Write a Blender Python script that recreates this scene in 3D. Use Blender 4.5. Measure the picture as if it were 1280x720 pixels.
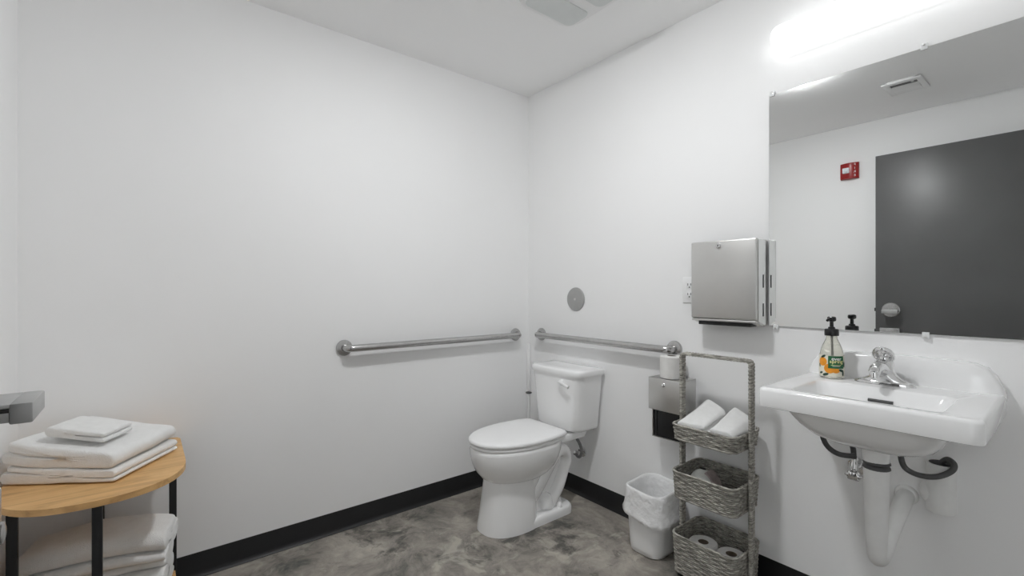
import bpy, bmesh, math, random
from mathutils import Vector, Matrix, noise
R = math.radians
PI = math.pi
random.seed(7)
scene = bpy.context.scene
COL = scene.collection
for o in list(bpy.data.objects):
    bpy.data.objects.remove(o)

# ------------------------------------------------------------------ camera, world, exposure
cam = bpy.data.cameras.new('camera')
cam.sensor_width = 36.0
cam.lens = 576.77 / 1280 * 36.0
cam.shift_y = 2.07 / 1280
cam.clip_start = 0.01
camo = bpy.data.objects.new('camera', cam)
COL.objects.link(camo)
camo.location = (2.3071, -1.981, 1.19)
camo.rotation_euler = (R(90), 0, R(51.381))
scene.camera = camo

world = bpy.data.worlds.new('world')
scene.world = world
world.use_nodes = True
world.node_tree.nodes['Background'].inputs[0].default_value = (0.83, 0.86, 0.88, 1)
world.node_tree.nodes['Background'].inputs[1].default_value = 1.15

scene.view_settings.view_transform = 'Standard'
scene.view_settings.look = 'None'
scene.view_settings.gamma = 1.0
scene.view_settings.use_curve_mapping = False
scene.view_settings.exposure = 1.16
scene.cycles.max_bounces = 14
scene.cycles.diffuse_bounces = 8
scene.cycles.glossy_bounces = 6
scene.cycles.transmission_bounces = 8
scene.cycles.caustics_reflective = False
scene.cycles.caustics_refractive = False

CEIL_LIGHT = 84.0      # emission of the flush ceiling lamp
VANITY_LIGHT = 0.62     # emission of the lamp above the mirror

# room
RX, RY, RZ = 3.05, -2.32, 2.457

# ------------------------------------------------------------------ materials
MATS = {}


def nodes_of(m):
    m.use_nodes = True
    nt = m.node_tree
    return nt, nt.nodes, nt.links, nt.nodes['Principled BSDF']


def mat(name, col, rough=0.5, metal=0.0, var=0.04, scale=8.0, bump=0.0, bscale=60.0, stretch=(1, 1, 1),
        coat=0.0, trans=0.0, ior=1.45, spec=None, sss=0.0, rvar=0.0, detail=3.0, bdist=0.002):
    """Principled material whose colour (and optionally roughness / bump) is driven by noise."""
    if name in MATS:
        return MATS[name]
    m = bpy.data.materials.new(name)
    nt, N, L, b = nodes_of(m)
    tc = N.new('ShaderNodeTexCoord')
    mp = N.new('ShaderNodeMapping')
    mp.inputs['Scale'].default_value = stretch
    L.new(tc.outputs['Object'], mp.inputs['Vector'])
    nz = N.new('ShaderNodeTexNoise')
    nz.inputs['Scale'].default_value = scale
    nz.inputs['Detail'].default_value = detail
    L.new(mp.outputs['Vector'], nz.inputs['Vector'])
    cr = N.new('ShaderNodeValToRGB')
    cr.color_ramp.elements[0].position = 0.3
    cr.color_ramp.elements[1].position = 0.7
    cr.color_ramp.elements[0].color = tuple(max(0, c * (1 - var)) for c in col) + (1,)
    cr.color_ramp.elements[1].color = tuple(min(1, c * (1 + var)) for c in col) + (1,)
    L.new(nz.outputs['Fac'], cr.inputs['Fac'])
    L.new(cr.outputs['Color'], b.inputs['Base Color'])
    b.inputs['Roughness'].default_value = rough
    b.inputs['Metallic'].default_value = metal
    if rvar:
        mr = N.new('ShaderNodeMapRange')
        mr.inputs[1].default_value, mr.inputs[2].default_value = 0.3, 0.7
        mr.inputs[3].default_value, mr.inputs[4].default_value = rough - rvar, rough + rvar
        L.new(nz.outputs['Fac'], mr.inputs[0])
        L.new(mr.outputs[0], b.inputs['Roughness'])
    b.inputs['IOR'].default_value = ior
    if coat:
        b.inputs['Coat Weight'].default_value = coat
        b.inputs['Coat Roughness'].default_value = 0.08
    if trans:
        b.inputs['Transmission Weight'].default_value = trans
    if spec is not None:
        b.inputs['Specular IOR Level'].default_value = spec
    if sss:
        b.inputs['Subsurface Weight'].default_value = sss
        b.inputs['Subsurface Scale'].default_value = 0.01
    if bump:
        n2 = N.new('ShaderNodeTexNoise')
        n2.inputs['Scale'].default_value = bscale
        n2.inputs['Detail'].default_value = 2
        L.new(mp.outputs['Vector'], n2.inputs['Vector'])
        bp = N.new('ShaderNodeBump')
        bp.inputs['Strength'].default_value = bump
        bp.inputs['Distance'].default_value = bdist
        L.new(n2.outputs['Fac'], bp.inputs['Height'])
        L.new(bp.outputs['Normal'], b.inputs['Normal'])
    MATS[name] = m
    return m


def emit(name, strength, col=(1, 1, 1)):
    m = bpy.data.materials.new(name)
    nt, N, L, b = nodes_of(m)
    b.inputs['Base Color'].default_value = (0.85, 0.85, 0.85, 1)
    b.inputs['Roughness'].default_value = 0.4
    b.inputs['Emission Color'].default_value = col + (1,)
    b.inputs['Emission Strength'].default_value = strength
    return m


M_wall = mat('wall_paint', (0.93, 0.93, 0.93), rough=0.6, var=0.008, scale=1.5, bump=0.05, bscale=220, bdist=0.001)
M_ceil = mat('ceiling_paint', (0.95, 0.95, 0.95), rough=0.8, var=0.008, scale=1.5, bump=0.05, bscale=180, bdist=0.001)
M_base = mat('black_vinyl', (0.012, 0.012, 0.013), rough=0.38, var=0.15, scale=10)
M_porc = mat('porcelain', (0.92, 0.92, 0.92), rough=0.10, var=0.006, scale=3, coat=0.4)
M_plas = mat('white_plastic', (0.90, 0.90, 0.90), rough=0.28, var=0.01, scale=5)
M_bag = mat('bag_plastic', (0.92, 0.92, 0.92), rough=0.35, var=0.02, scale=14, bump=0.8, bscale=34, bdist=0.010, detail=5)
M_steel = mat('brushed_steel', (0.68, 0.675, 0.66), rough=0.40, metal=1.0, var=0.05, scale=5, rvar=0.06, detail=4)
M_bar = mat('satin_steel', (0.50, 0.495, 0.49), rough=0.27, metal=1.0, var=0.06, scale=30)
M_chrome = mat('chrome', (0.78, 0.78, 0.78), rough=0.06, metal=1.0, var=0.02, scale=12)
M_dark = mat('shaded_slot', (0.02, 0.02, 0.02), rough=0.5, var=0.2)  # near-black stands in for the shade inside slots; latch bolts share it
M_black = mat('black_powdercoat', (0.011, 0.011, 0.012), rough=0.45, var=0.12, scale=40)
M_blkpl = mat('black_plastic', (0.012, 0.012, 0.013), rough=0.32, var=0.1, scale=20)
M_braid = mat('braided_hose', (0.20, 0.20, 0.20), rough=0.45, var=0.25, scale=200)
M_rubber = mat('grey_rubber', (0.085, 0.085, 0.085), rough=0.55, var=0.15, scale=30, bump=0.2, bscale=120)
M_towel = mat('white_terry', (0.95, 0.95, 0.94), rough=0.95, var=0.03, scale=40, bump=0.9, bscale=420, bdist=0.004, spec=0.1)
M_paper = mat('tissue_paper', (0.80, 0.79, 0.77), rough=0.9, var=0.03, scale=30, bump=0.3, bscale=160, spec=0.1)
M_card = mat('cardboard_core', (0.20, 0.16, 0.12), rough=0.9, var=0.1, scale=40)
M_insul = mat('white_insulation', (0.84, 0.84, 0.83), rough=0.45, var=0.03, scale=18)
M_shade = mat('basket_shade', (0.012, 0.012, 0.013), rough=0.95, var=0.2, scale=30)  # near-black colour for the shade inside the middle basket
M_door = mat('grey_door_paint', (0.105, 0.105, 0.105), rough=0.38, var=0.12, scale=2.2, detail=5)
M_red = mat('red_plastic', (0.32, 0.012, 0.012), rough=0.3, var=0.05, scale=20)
M_wht = mat('white_print', (0.85, 0.85, 0.85), rough=0.5, var=0.01)
M_grill = mat('grey_lens', (0.70, 0.725, 0.718), rough=0.5, var=0.02, scale=14)
M_enam = mat('white_enamel', (0.83, 0.83, 0.83), rough=0.35, var=0.01, scale=6)
M_lever = mat('satin_nickel_lever', (0.50, 0.50, 0.495), rough=0.5, metal=0.55, var=0.05, scale=20)
M_bottle = mat('clear_bottle', (0.93, 0.92, 0.82), rough=0.05, var=0.01, scale=10, trans=0.85, ior=1.25)
M_cream = mat('label_cream', (0.80, 0.77, 0.66), rough=0.5, var=0.02)
M_green = mat('label_green', (0.012, 0.12, 0.045), rough=0.5, var=0.04)
M_orange = mat('label_orange', (0.86, 0.33, 0.025), rough=0.5, var=0.10, scale=60)
M_leaf = mat('label_leaf', (0.025, 0.06, 0.04), rough=0.5, var=0.2, scale=80)
M_lemon = mat('label_yellow_print', (0.85, 0.80, 0.38), rough=0.5, var=0.02)
M_strobe = mat('strobe_lens', (0.80, 0.84, 0.88), rough=0.12, var=0.12, scale=90)
M_wipe = mat('pale_pack', (0.62, 0.63, 0.60), rough=0.4, var=0.05, scale=20)
M_pinkp = mat('pack_stripe', (0.36, 0.30, 0.29), rough=0.45, var=0.2, scale=60)
M_mirror = mat('mirror_silver', (0.88, 0.89, 0.885), rough=0.0, metal=1.0, var=0.0, scale=1)
M_clip = mat('clear_clip', (0.80, 0.81, 0.81), rough=0.15, var=0.02)


def make_floor_mat():
    m = bpy.data.materials.new('mottled_concrete')
    nt, N, L, b = nodes_of(m)
    tc = N.new('ShaderNodeTexCoord')
    w = N.new('ShaderNodeTexNoise')           # warp
    w.inputs['Scale'].default_value = 2.6
    w.inputs['Detail'].default_value = 4
    L.new(tc.outputs['Object'], w.inputs['Vector'])
    sc = N.new('ShaderNodeVectorMath'); sc.operation = 'SCALE'
    sc.inputs['Scale'].default_value = 0.35
    L.new(w.outputs['Color'], sc.inputs[0])
    ad = N.new('ShaderNodeVectorMath'); ad.operation = 'ADD'
    L.new(tc.outputs['Object'], ad.inputs[0]); L.new(sc.outputs[0], ad.inputs[1])
    n1 = N.new('ShaderNodeTexNoise')
    n1.inputs['Scale'].default_value = 2.6; n1.inputs['Detail'].default_value = 12
    n1.inputs['Roughness'].default_value = 0.74
    L.new(ad.outputs[0], n1.inputs['Vector'])
    r1 = N.new('ShaderNodeValToRGB')
    els = r1.color_ramp.elements
    els[0].position = 0.37; els[0].color = (0.050, 0.050, 0.047, 1)
    els[1].position = 0.74; els[1].color = (0.56, 0.52, 0.45, 1)
    for p, c in ((0.43, (0.130, 0.128, 0.117)), (0.49, (0.235, 0.218, 0.194)), (0.55, (0.320, 0.292, 0.258)), (0.62, (0.42, 0.388, 0.342))):
        e = els.new(p); e.color = c + (1,)
    L.new(n1.outputs['Fac'], r1.inputs['Fac'])
    # pale veins
    n2 = N.new('ShaderNodeTexNoise')
    n2.inputs['Scale'].default_value = 6.5; n2.inputs['Detail'].default_value = 10
    n2.inputs['Roughness'].default_value = 0.6; n2.inputs['Distortion'].default_value = 0.8
    L.new(ad.outputs[0], n2.inputs['Vector'])
    r2 = N.new('ShaderNodeValToRGB')
    e2 = r2.color_ramp.elements
    e2[0].position = 0.56; e2[0].color = (0, 0, 0, 1)
    e2[1].position = 0.66; e2[1].color = (0.6, 0.65, 0.65, 1)
    L.new(n2.outputs['Fac'], r2.inputs['Fac'])
    mx = N.new('ShaderNodeMix'); mx.data_type = 'RGBA'
    mx.inputs[7].default_value = (0.56, 0.53, 0.46, 1)
    L.new(r2.outputs['Color'], mx.inputs[0]); L.new(r1.outputs['Color'], mx.inputs[6])
    # dark blotches
    n3 = N.new('ShaderNodeTexNoise')
    n3.inputs['Scale'].default_value = 3.6; n3.inputs['Detail'].default_value = 10
    n3.inputs['Roughness'].default_value = 0.7
    mp = N.new('ShaderNodeMapping'); mp.inputs['Location'].default_value = (3.1, 7.7, 0)
    L.new(ad.outputs[0], mp.inputs['Vector']); L.new(mp.outputs['Vector'], n3.inputs['Vector'])
    r3 = N.new('ShaderNodeValToRGB')
    e3 = r3.color_ramp.elements
    e3[0].position = 0.555; e3[0].color = (0, 0, 0, 1)
    e3[1].position = 0.64; e3[1].color = (0.85, 0.85, 0.85, 1)
    L.new(n3.outputs['Fac'], r3.inputs['Fac'])
    m2 = N.new('ShaderNodeMix'); m2.data_type = 'RGBA'
    m2.inputs[7].default_value = (0.055, 0.055, 0.050, 1)
    L.new(r3.outputs['Color'], m2.inputs[0]); L.new(mx.outputs[2], m2.inputs[6])
    L.new(m2.outputs[2], b.inputs['Base Color'])
    b.inputs['Roughness'].default_value = 0.42
    b.inputs['Specular IOR Level'].default_value = 0.3
    bp = N.new('ShaderNodeBump'); bp.inputs['Strength'].default_value = 0.08; bp.inputs['Distance'].default_value = 0.002
    L.new(n1.outputs['Fac'], bp.inputs['Height']); L.new(bp.outputs['Normal'], b.inputs['Normal'])
    return m


def make_wood_mat():
    m = bpy.data.materials.new('oak_laminate')
    nt, N, L, b = nodes_of(m)
    tc = N.new('ShaderNodeTexCoord')
    mp = N.new('ShaderNodeMapping'); mp.inputs['Scale'].default_value = (16, 2.2, 16)
    mp.inputs['Rotation'].default_value = (0, 0, R(4))
    L.new(tc.outputs['Object'], mp.inputs['Vector'])
    n1 = N.new('ShaderNodeTexNoise'); n1.inputs['Scale'].default_value = 2.0; n1.inputs['Detail'].default_value = 8
    n1.inputs['Roughness'].default_value = 0.6; n1.inputs['Distortion'].default_value = 1.0
    L.new(mp.outputs['Vector'], n1.inputs['Vector'])
    r = N.new('ShaderNodeValToRGB'); e = r.color_ramp.elements
    e[0].position = 0.28; e[0].color = (0.46, 0.255, 0.10, 1)
    e[1].position = 0.72; e[1].color = (0.78, 0.50, 0.225, 1)
    x = e.new(0.5); x.color = (0.68, 0.41, 0.170, 1)
    L.new(n1.outputs['Fac'], r.inputs['Fac'])
    L.new(r.outputs['Color'], b.inputs['Base Color'])
    b.inputs['Roughness'].default_value = 0.5
    return m


def make_wicker_mat(name='grey_wicker', wrap=False):
    m = bpy.data.materials.new(name)
    nt, N, L, b = nodes_of(m)
    tc = N.new('ShaderNodeTexCoord')
    mp = N.new('ShaderNodeMapping'); mp.inputs['Scale'].default_value = (0.55, 0.55, 2.6)
    L.new(tc.outputs['Object'], mp.inputs['Vector'])
    n1 = N.new('ShaderNodeTexNoise'); n1.inputs['Scale'].default_value = 70; n1.inputs['Detail'].default_value = 4
    L.new(mp.outputs['Vector'], n1.inputs['Vector'])
    r = N.new('ShaderNodeValToRGB'); e = r.color_ramp.elements
    e[0].position = 0.30; e[0].color = (0.13, 0.125, 0.110, 1)
    e[1].position = 0.72; e[1].color = (0.62, 0.60, 0.54, 1)
    x = e.new(0.5); x.color = (0.33, 0.315, 0.28, 1)
    L.new(n1.outputs['Fac'], r.inputs['Fac'])
    L.new(r.outputs['Color'], b.inputs['Base Color'])
    b.inputs['Roughness'].default_value = 0.7
    n2 = N.new('ShaderNodeTexNoise'); n2.inputs['Scale'].default_value = 300
    L.new(tc.outputs['Object'], n2.inputs['Vector'])
    bp = N.new('ShaderNodeBump'); bp.inputs['Strength'].default_value = 0.4; bp.inputs['Distance'].default_value = 0.002
    L.new(n2.outputs['Fac'], bp.inputs['Height']); L.new(bp.outputs['Normal'], b.inputs['Normal'])
    return m


M_floor = make_floor_mat()
M_wood = make_wood_mat()
M_wick = make_wicker_mat()
M_lampc = emit('ceiling_lamp_diffuser', CEIL_LIGHT, (0.975, 0.99, 1.0))
M_lampv = emit('vanity_lamp_lens', VANITY_LIGHT, (0.985, 1.0, 0.995))

# ------------------------------------------------------------------ mesh helpers


def finish(name, bm, m, parent=None, smooth=True, angle=40):
    """Link a bmesh (in world coordinates) as ONE mesh object; under a parent the mesh is moved into its frame."""
    if parent is not None:
        off = Vector((0, 0, 0))
        p = parent
        while p is not None:
            off += Vector(p.location)
            p = p.parent
        bmesh.ops.translate(bm, verts=bm.verts, vec=-off)
    bmesh.ops.recalc_face_normals(bm, faces=bm.faces)
    me = bpy.data.meshes.new(name)
    bm.to_mesh(me)
    bm.free()
    for mm in (m if isinstance(m, (list, tuple)) else [m]):
        me.materials.append(mm)
    if smooth:
        for p in me.polygons:
            p.use_smooth = True
        try:
            me.set_sharp_from_angle(angle=R(angle))
        except Exception:
            pass
    o = bpy.data.objects.new(name, me)
    COL.objects.link(o)
    if parent is not None:
        o.parent = parent
    return o


def rebase(o, loc):
    """Put a top-level mesh object's origin at loc."""
    v = Vector(loc)
    o.data.transform(Matrix.Translation(-v))
    o.location = v
    return o


def tag(o, label=None, cat=None, group=None, kind=None):
    if label: o['label'] = label
    if cat: o['category'] = cat
    if group: o['group'] = group
    if kind: o['kind'] = kind
    return o


def thing(name, label, cat, loc, group=None):
    o = bpy.data.objects.new(name, None)
    o.empty_display_size = 0.05
    COL.objects.link(o)
    o.location = loc
    return tag(o, label, cat, group)


def box(bm, x0, x1, y0, y1, z0, z1, bev=0.0, seg=2, edges=None):
    vs = [bm.verts.new((x, y, z)) for x in (x0, x1) for y in (y0, y1) for z in (z0, z1)]
    idx = [(0, 1, 3, 2), (4, 6, 7, 5), (0, 4, 5, 1), (2, 3, 7, 6), (0, 2, 6, 4), (1, 5, 7, 3)]
    fs = [bm.faces.new([vs[i] for i in f]) for f in idx]
    bmesh.ops.recalc_face_normals(bm, faces=fs)
    if bev > 0:
        es = list({e for f in fs for e in f.edges})
        bmesh.ops.bevel(bm, geom=es, offset=bev, segments=seg, profile=0.5, affect='EDGES')
    return bm


def nbox(x0, x1, y0, y1, z0, z1, bev=0.0, seg=2):
    return box(bmesh.new(), x0, x1, y0, y1, z0, z1, bev, seg)


def rings(bm, R_, close_u=True, cap0=True, cap1=True):
    """Skin a list of vertex-position rings of equal length."""
    V = [[bm.verts.new(p) for p in r] for r in R_]
    n = len(V[0])
    for a, b in zip(V, V[1:]):
        for i in range(n if close_u else n - 1):
            j = (i + 1) % n
            try:
                bm.faces.new((a[i], a[j], b[j], b[i]))
            except ValueError:
                pass
    if cap0: bm.faces.new(V[0][::-1])
    if cap1: bm.faces.new(V[-1])
    return bm


def smooth_path(pts, n=8, closed=False):
    """Catmull-Rom through pts."""
    P = [Vector(p) for p in pts]
    out = []
    m = len(P)
    rng = range(m) if closed else range(m - 1)
    for i in rng:
        if closed:
            a, b, c, d = P[(i - 1) % m], P[i], P[(i + 1) % m], P[(i + 2) % m]
        else:
            a, b, c, d = P[max(i - 1, 0)], P[i], P[i + 1], P[min(i + 2, m - 1)]
        for k in range(n):
            t = k / n
            out.append(0.5 * ((2 * b) + (c - a) * t + (2 * a - 5 * b + 4 * c - d) * t * t + (3 * b - a - 3 * c + d) * t ** 3))
    if not closed:
        out.append(P[-1])
    return out


def tube(bm, pts, r, n=12, caps=True, closed=False, flat=1.0, up=None):
    """Sweep a circle (radius r, or one radius per point) along pts; flat squashes it along the second axis."""
    P = [Vector(p) for p in pts]
    m = len(P)
    rs = r if isinstance(r, (list, tuple)) else [r] * m
    T = []
    for i in range(m):
        if closed:
            t = P[(i + 1) % m] - P[(i - 1) % m]
        else:
            t = P[min(i + 1, m - 1)] - P[max(i - 1, 0)]
        T.append(t.normalized())
    u = Vector(up) if up else (Vector((0, 0, 1)) if abs(T[0].z) < 0.9 else Vector((1, 0, 0)))
    u = (u - T[0] * u.dot(T[0])).normalized()
    RR = []
    for i in range(m):
        if i:
            u = (u - T[i] * u.dot(T[i])).normalized()
        v = T[i].cross(u)
        RR.append([P[i] + (u * math.cos(a) + v * math.sin(a) * flat) * rs[i] for a in (2 * PI * k / n for k in range(n))])
    if closed:
        RR.append(RR[0])
    return rings(bm, RR, True, caps and not closed, caps and not closed)


def lathe(bm, prof, c=(0, 0, 0), axis='z', n=32, caps=True):
    """prof: (radius, height) along axis."""
    RR = []
    for r, h in prof:
        ring = []
        for k in range(n):
            a = 2 * PI * k / n
            p = (r * math.cos(a), r * math.sin(a), h)
            if axis == 'y': p = (p[0], p[2], p[1])
            if axis == 'x': p = (p[2], p[0], p[1])
            ring.append((c[0] + p[0], c[1] + p[1], c[2] + p[2]))
        RR.append(ring)
    return rings(bm, RR, True, caps, caps)


def rrect(x0, x1, y0, y1, r, n=6):
    """Rounded rectangle outline, anticlockwise, 4*(n+1) points."""
    out = []
    for cx, cy, a0 in ((x1 - r, y1 - r, 0), (x0 + r, y1 - r, 90), (x0 + r, y0 + r, 180), (x1 - r, y0 + r, 270)):
        for k in range(n + 1):
            a = R(a0 + 90 * k / n)
            out.append((cx + r * math.cos(a), cy + r * math.sin(a)))
    return out


def prism(bm, outline, z0, z1, bev=0.0, seg=2):
    lo = [bm.verts.new((x, y, z0)) for x, y in outline]
    hi = [bm.verts.new((x, y, z1)) for x, y in outline]
    n = len(lo)
    fs = [bm.faces.new((lo[i], lo[(i + 1) % n], hi[(i + 1) % n], hi[i])) for i in range(n)]
    f0 = bm.faces.new(lo[::-1]); f1 = bm.faces.new(hi)
    if bev:
        es = list(f0.edges) + list(f1.edges)
        bmesh.ops.bevel(bm, geom=es, offset=bev, segments=seg, profile=0.5, affect='EDGES')
    return bm


def sellipse(cx, cy, a, b, e=2.0, n=40):
    out = []
    for k in range(n):
        t = 2 * PI * k / n
        c, s = math.cos(t), math.sin(t)
        out.append((cx + a * math.copysign(abs(c) ** (2 / e), c), cy + b * math.copysign(abs(s) ** (2 / e), s)))
    return out


def text_bm(body, size, spacing=1.0):
    """Filled text as a flat bmesh in the XY plane, centred."""
    cu = bpy.data.curves.new('txt', 'FONT')
    cu.body = body; cu.size = size; cu.align_x = 'CENTER'; cu.align_y = 'CENTER'
    cu.space_character = spacing
    cu.offset = size * 0.012
    ob = bpy.data.objects.new('txt', cu)
    COL.objects.link(ob)
    dg = bpy.context.evaluated_depsgraph_get()
    me = bpy.data.meshes.new_from_object(ob.evaluated_get(dg))
    bm = bmesh.new(); bm.from_mesh(me)
    bpy.data.objects.remove(ob); bpy.data.curves.remove(cu); bpy.data.meshes.remove(me)
    bmesh.ops.subdivide_edges(bm, edges=[e for e in bm.edges if e.calc_length() > size * 0.2], cuts=2)
    bmesh.ops.triangulate(bm, faces=bm.faces)
    return bm


def merge(dst, src, mi=0, fn=None):
    vm = {}
    for v in src.verts:
        vm[v] = dst.verts.new(fn(v.co) if fn else v.co)
    for f in src.faces:
        try:
            nf = dst.faces.new([vm[v] for v in f.verts]); nf.material_index = mi
        except ValueError:
            pass
    src.free()


# ------------------------------------------------------------------ room shell
tag(finish('floor', nbox(-0.1, RX + 1.3, RY - 1.9, 0.1, -0.1, 0.0), M_floor, smooth=False), kind='structure')
tag(finish('ceiling', nbox(-0.1, RX + 0.1, RY - 0.1, 0.1, RZ, RZ + 0.1), M_ceil, smooth=False), kind='structure')
tag(finish('wall_left', nbox(-0.1, 0, RY - 0.1, 0.1, 0, RZ), M_wall, smooth=False), kind='structure')
tag(finish('wall_back', nbox(0, RX, 0, 0.1, 0, RZ), M_wall, smooth=False), kind='structure')
bm = nbox(0, 2.27, RY - 0.1, RY, 0, RZ)                       # the doorway stands open behind the camera
box(bm, 2.27, RX, RY - 0.1, RY, 2.17, RZ)
tag(finish('wall_front', bm, M_wall, smooth=False), kind='structure')
tag(finish('wall_hallway', nbox(0.6, RX + 1.3, RY - 1.9, RY - 1.8, 0, RZ), M_wall, smooth=False), kind='structure')
bm = nbox(2.255, 2.272, RY - 0.105, RY + 0.012, 0, 2.185)
box(bm, RX - 0.012, RX, RY - 0.105, RY + 0.012, 0, 2.185)
box(bm, 2.255, RX, RY - 0.105, RY + 0.012, 2.168, 2.185)
tag(finish('trim_1', bm, M_door, smooth=False), kind='structure')
tag(finish('wall_right', nbox(RX, RX + 0.1, RY - 0.1, 0.1, 0, RZ), M_wall, smooth=False), kind='structure')


def cove(name, p0, p1, nrm):
    """Black vinyl cove base: thin strip with a flared toe."""
    prof = [(0.0, 0.0), (0.014, 0.0), (0.0145, 0.003), (0.010, 0.008), (0.006, 0.014), (0.0035, 0.022), (0.003, 0.097), (0.0015, 0.1016), (0.0, 0.1016)]
    bm = bmesh.new()
    R2 = [[(p[0] + nrm[0] * d, p[1] + nrm[1] * d, z) for d, z in prof] for p in (p0, p1)]
    rings(bm, R2, True, True, True)
    return tag(finish(name, bm, M_base, angle=50), kind='structure')


cove('baseboard_left', (0, RY), (0, 0), (1, 0))
cove('baseboard_back', (0.0, 0), (RX, 0), (0, -1))
cove('baseboard_front', (0.0, RY), (1.3, RY), (0, 1))
cove('baseboard_right', (RX, RY), (RX, 0), (-1, 0))

# open door leaf standing parallel to the front wall, seen in the mirror
DY = -2.155
door = bpy.data.objects.new('door_1', None)
COL.objects.link(door); door.location = (1.344, DY - 0.045, 0.0)
tag(door, kind='structure')
finish('door_leaf', nbox(1.344, 2.25, DY - 0.045, DY, 0.012, 2.150, 0.002), M_door, door)
bm = bmesh.new()
lathe(bm, [(0.052, DY), (0.052, DY + 0.006), (0.047, DY + 0.011), (0.020, DY + 0.013)], (1.432, 0, 1.047), 'y', 36)
lathe(bm, [(0.014, DY + 0.010), (0.0105, DY + 0.018), (0.0105, DY + 0.062)], (1.425, 0, 1.0365), 'y', 24)
dh = finish('lever_rose', bm, M_bar, door)
bm = bmesh.new()
box(bm, 1.392, 1.481, DY + 0.045, DY + 0.066, 1.024, 1.0495, 0.002)          # lever arm
box(bm, 1.452, 1.478, DY + 0.002, DY + 0.050, 1.026, 1.0480, 0.0015)          # return towards the leaf
box(bm, 1.392, 1.4812, DY + 0.0005, DY + 0.0455, 1.0442, 1.0492, 0.001)
finish('door_lever', bm, M_lever, door)
finish('lever_groove', nbox(1.4760, 1.4795, DY + 0.002, DY + 0.045, 1.0385, 1.0435, 0.0005), M_dark, door)  # dark strip puts the shade of the lever's gap into colour
bm = nbox(1.372, 1.484, DY, DY + 0.022, 0.840, 0.921, 0.004)
lathe(bm, [(0.014, DY + 0.02), (0.014, DY + 0.032), (0.008, DY + 0.034)], (1.428, 0, 0.875), 'y', 20)
finish('lock_plate', bm, M_bar, door)
for zz in (1.047, 0.895):
    finish('latch_bolt', nbox(1.334, 1.345, DY - 0.030, DY - 0.014, zz - 0.012, zz + 0.012, 0.002), M_dark, door)

# ------------------------------------------------------------------ toilet
TX = 0.455


def W(u, v, z):
    return (TX + u, -v, z)


toilet = thing('toilet', 'white two-piece porcelain toilet with closed lid standing in the room corner', 'toilet', (TX, -0.4, 0))


def egg(hw, vf, vb, n=44, vm=0.44, e=2.15, back_w=0.9, rb=None):
    """Bowl outline (u, v): round front at vf, flatter back at vb."""
    out = []
    for k in range(n):
        t = 2 * PI * k / n
        c, s = math.cos(t), math.sin(t)
        ex = e if s > 0 else 3.2
        u = hw * math.copysign(abs(c) ** (2 / ex), c)
        v = vm + (vf - vm) * abs(s) ** (2 / ex) if s > 0 else vm - (vm - vb) * abs(s) ** (2 / ex)
        if s < 0:
            u *= 1 - (1 - back_w) * (abs(s) ** 1.5)
        out.append((u, v))
    return out


# bowl: pedestal column, bulging bowl and rim in one skin
bm = bmesh.new()
RW = []
for z, g in ((0.0, 0.0), (0.030, 0.0), (0.040, 0.004), (0.045, 0.012)):
    RW.append([W(u, v, z) for u, v in rrect(-0.128 + g, 0.128 - g, 0.165 + g, 0.52, 0.055, 8)])
rings(bm, RW)
col = [(0.0, 0.132, 0.692, 0.405), (0.02, 0.131, 0.690, 0.405), (0.08, 0.124, 0.678, 0.405), (0.16, 0.116, 0.667, 0.400), (0.23, 0.110, 0.658, 0.395), (0.30, 0.106, 0.650, 0.390)]
CR = []
for z, hw, vf, vb in col:
    CR.append([W(u, v, z) for u, v in egg(hw, vf, vb, vm=0.50, e=2.35, back_w=1.0)])
rings(bm, CR)
bw_ = [(0.215, 0.050, 0.560, 0.40, 0.47), (0.222, 0.080, 0.600, 0.36, 0.47), (0.236, 0.108, 0.640, 0.33, 0.46), (0.258, 0.134, 0.674, 0.30, 0.46),
       (0.290, 0.157, 0.700, 0.27, 0.45), (0.325, 0.172, 0.718, 0.25, 0.45), (0.365, 0.180, 0.729, 0.235, 0.45), (0.398, 0.182, 0.732, 0.23, 0.45),
       (0.410, 0.180, 0.730, 0.232, 0.45), (0.415, 0.174, 0.722, 0.238, 0.45)]
rings(bm, [[W(u, v, z) for u, v in egg(hw, vf, vb, vm=vm, e=2.2, back_w=0.82)] for z, hw, vf, vb, vm in bw_])
# rear web
RW = []
for z, hw, v0, v1 in ((0.03, 0.075, 0.19, 0.45), (0.10, 0.062, 0.215, 0.45), (0.25, 0.064, 0.19, 0.45), (0.34, 0.07, 0.17, 0.45), (0.385, 0.10, 0.07, 0.45)):
    RW.append([W(u, v, z) for u, v in rrect(-hw, hw, v0, v1, 0.03, 5)])
rings(bm, RW)
# deck under the tank
RD = []
for z, hw, v0, v1 in ((0.372, 0.095, 0.06, 0.33), (0.380, 0.112, 0.05, 0.34), (0.405, 0.118, 0.045, 0.34), (0.415, 0.112, 0.05, 0.335)):
    RD.append([W(u, v, z) for u, v in rrect(-hw, hw, v0, v1, 0.035, 5)])
rings(bm, RD)
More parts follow.
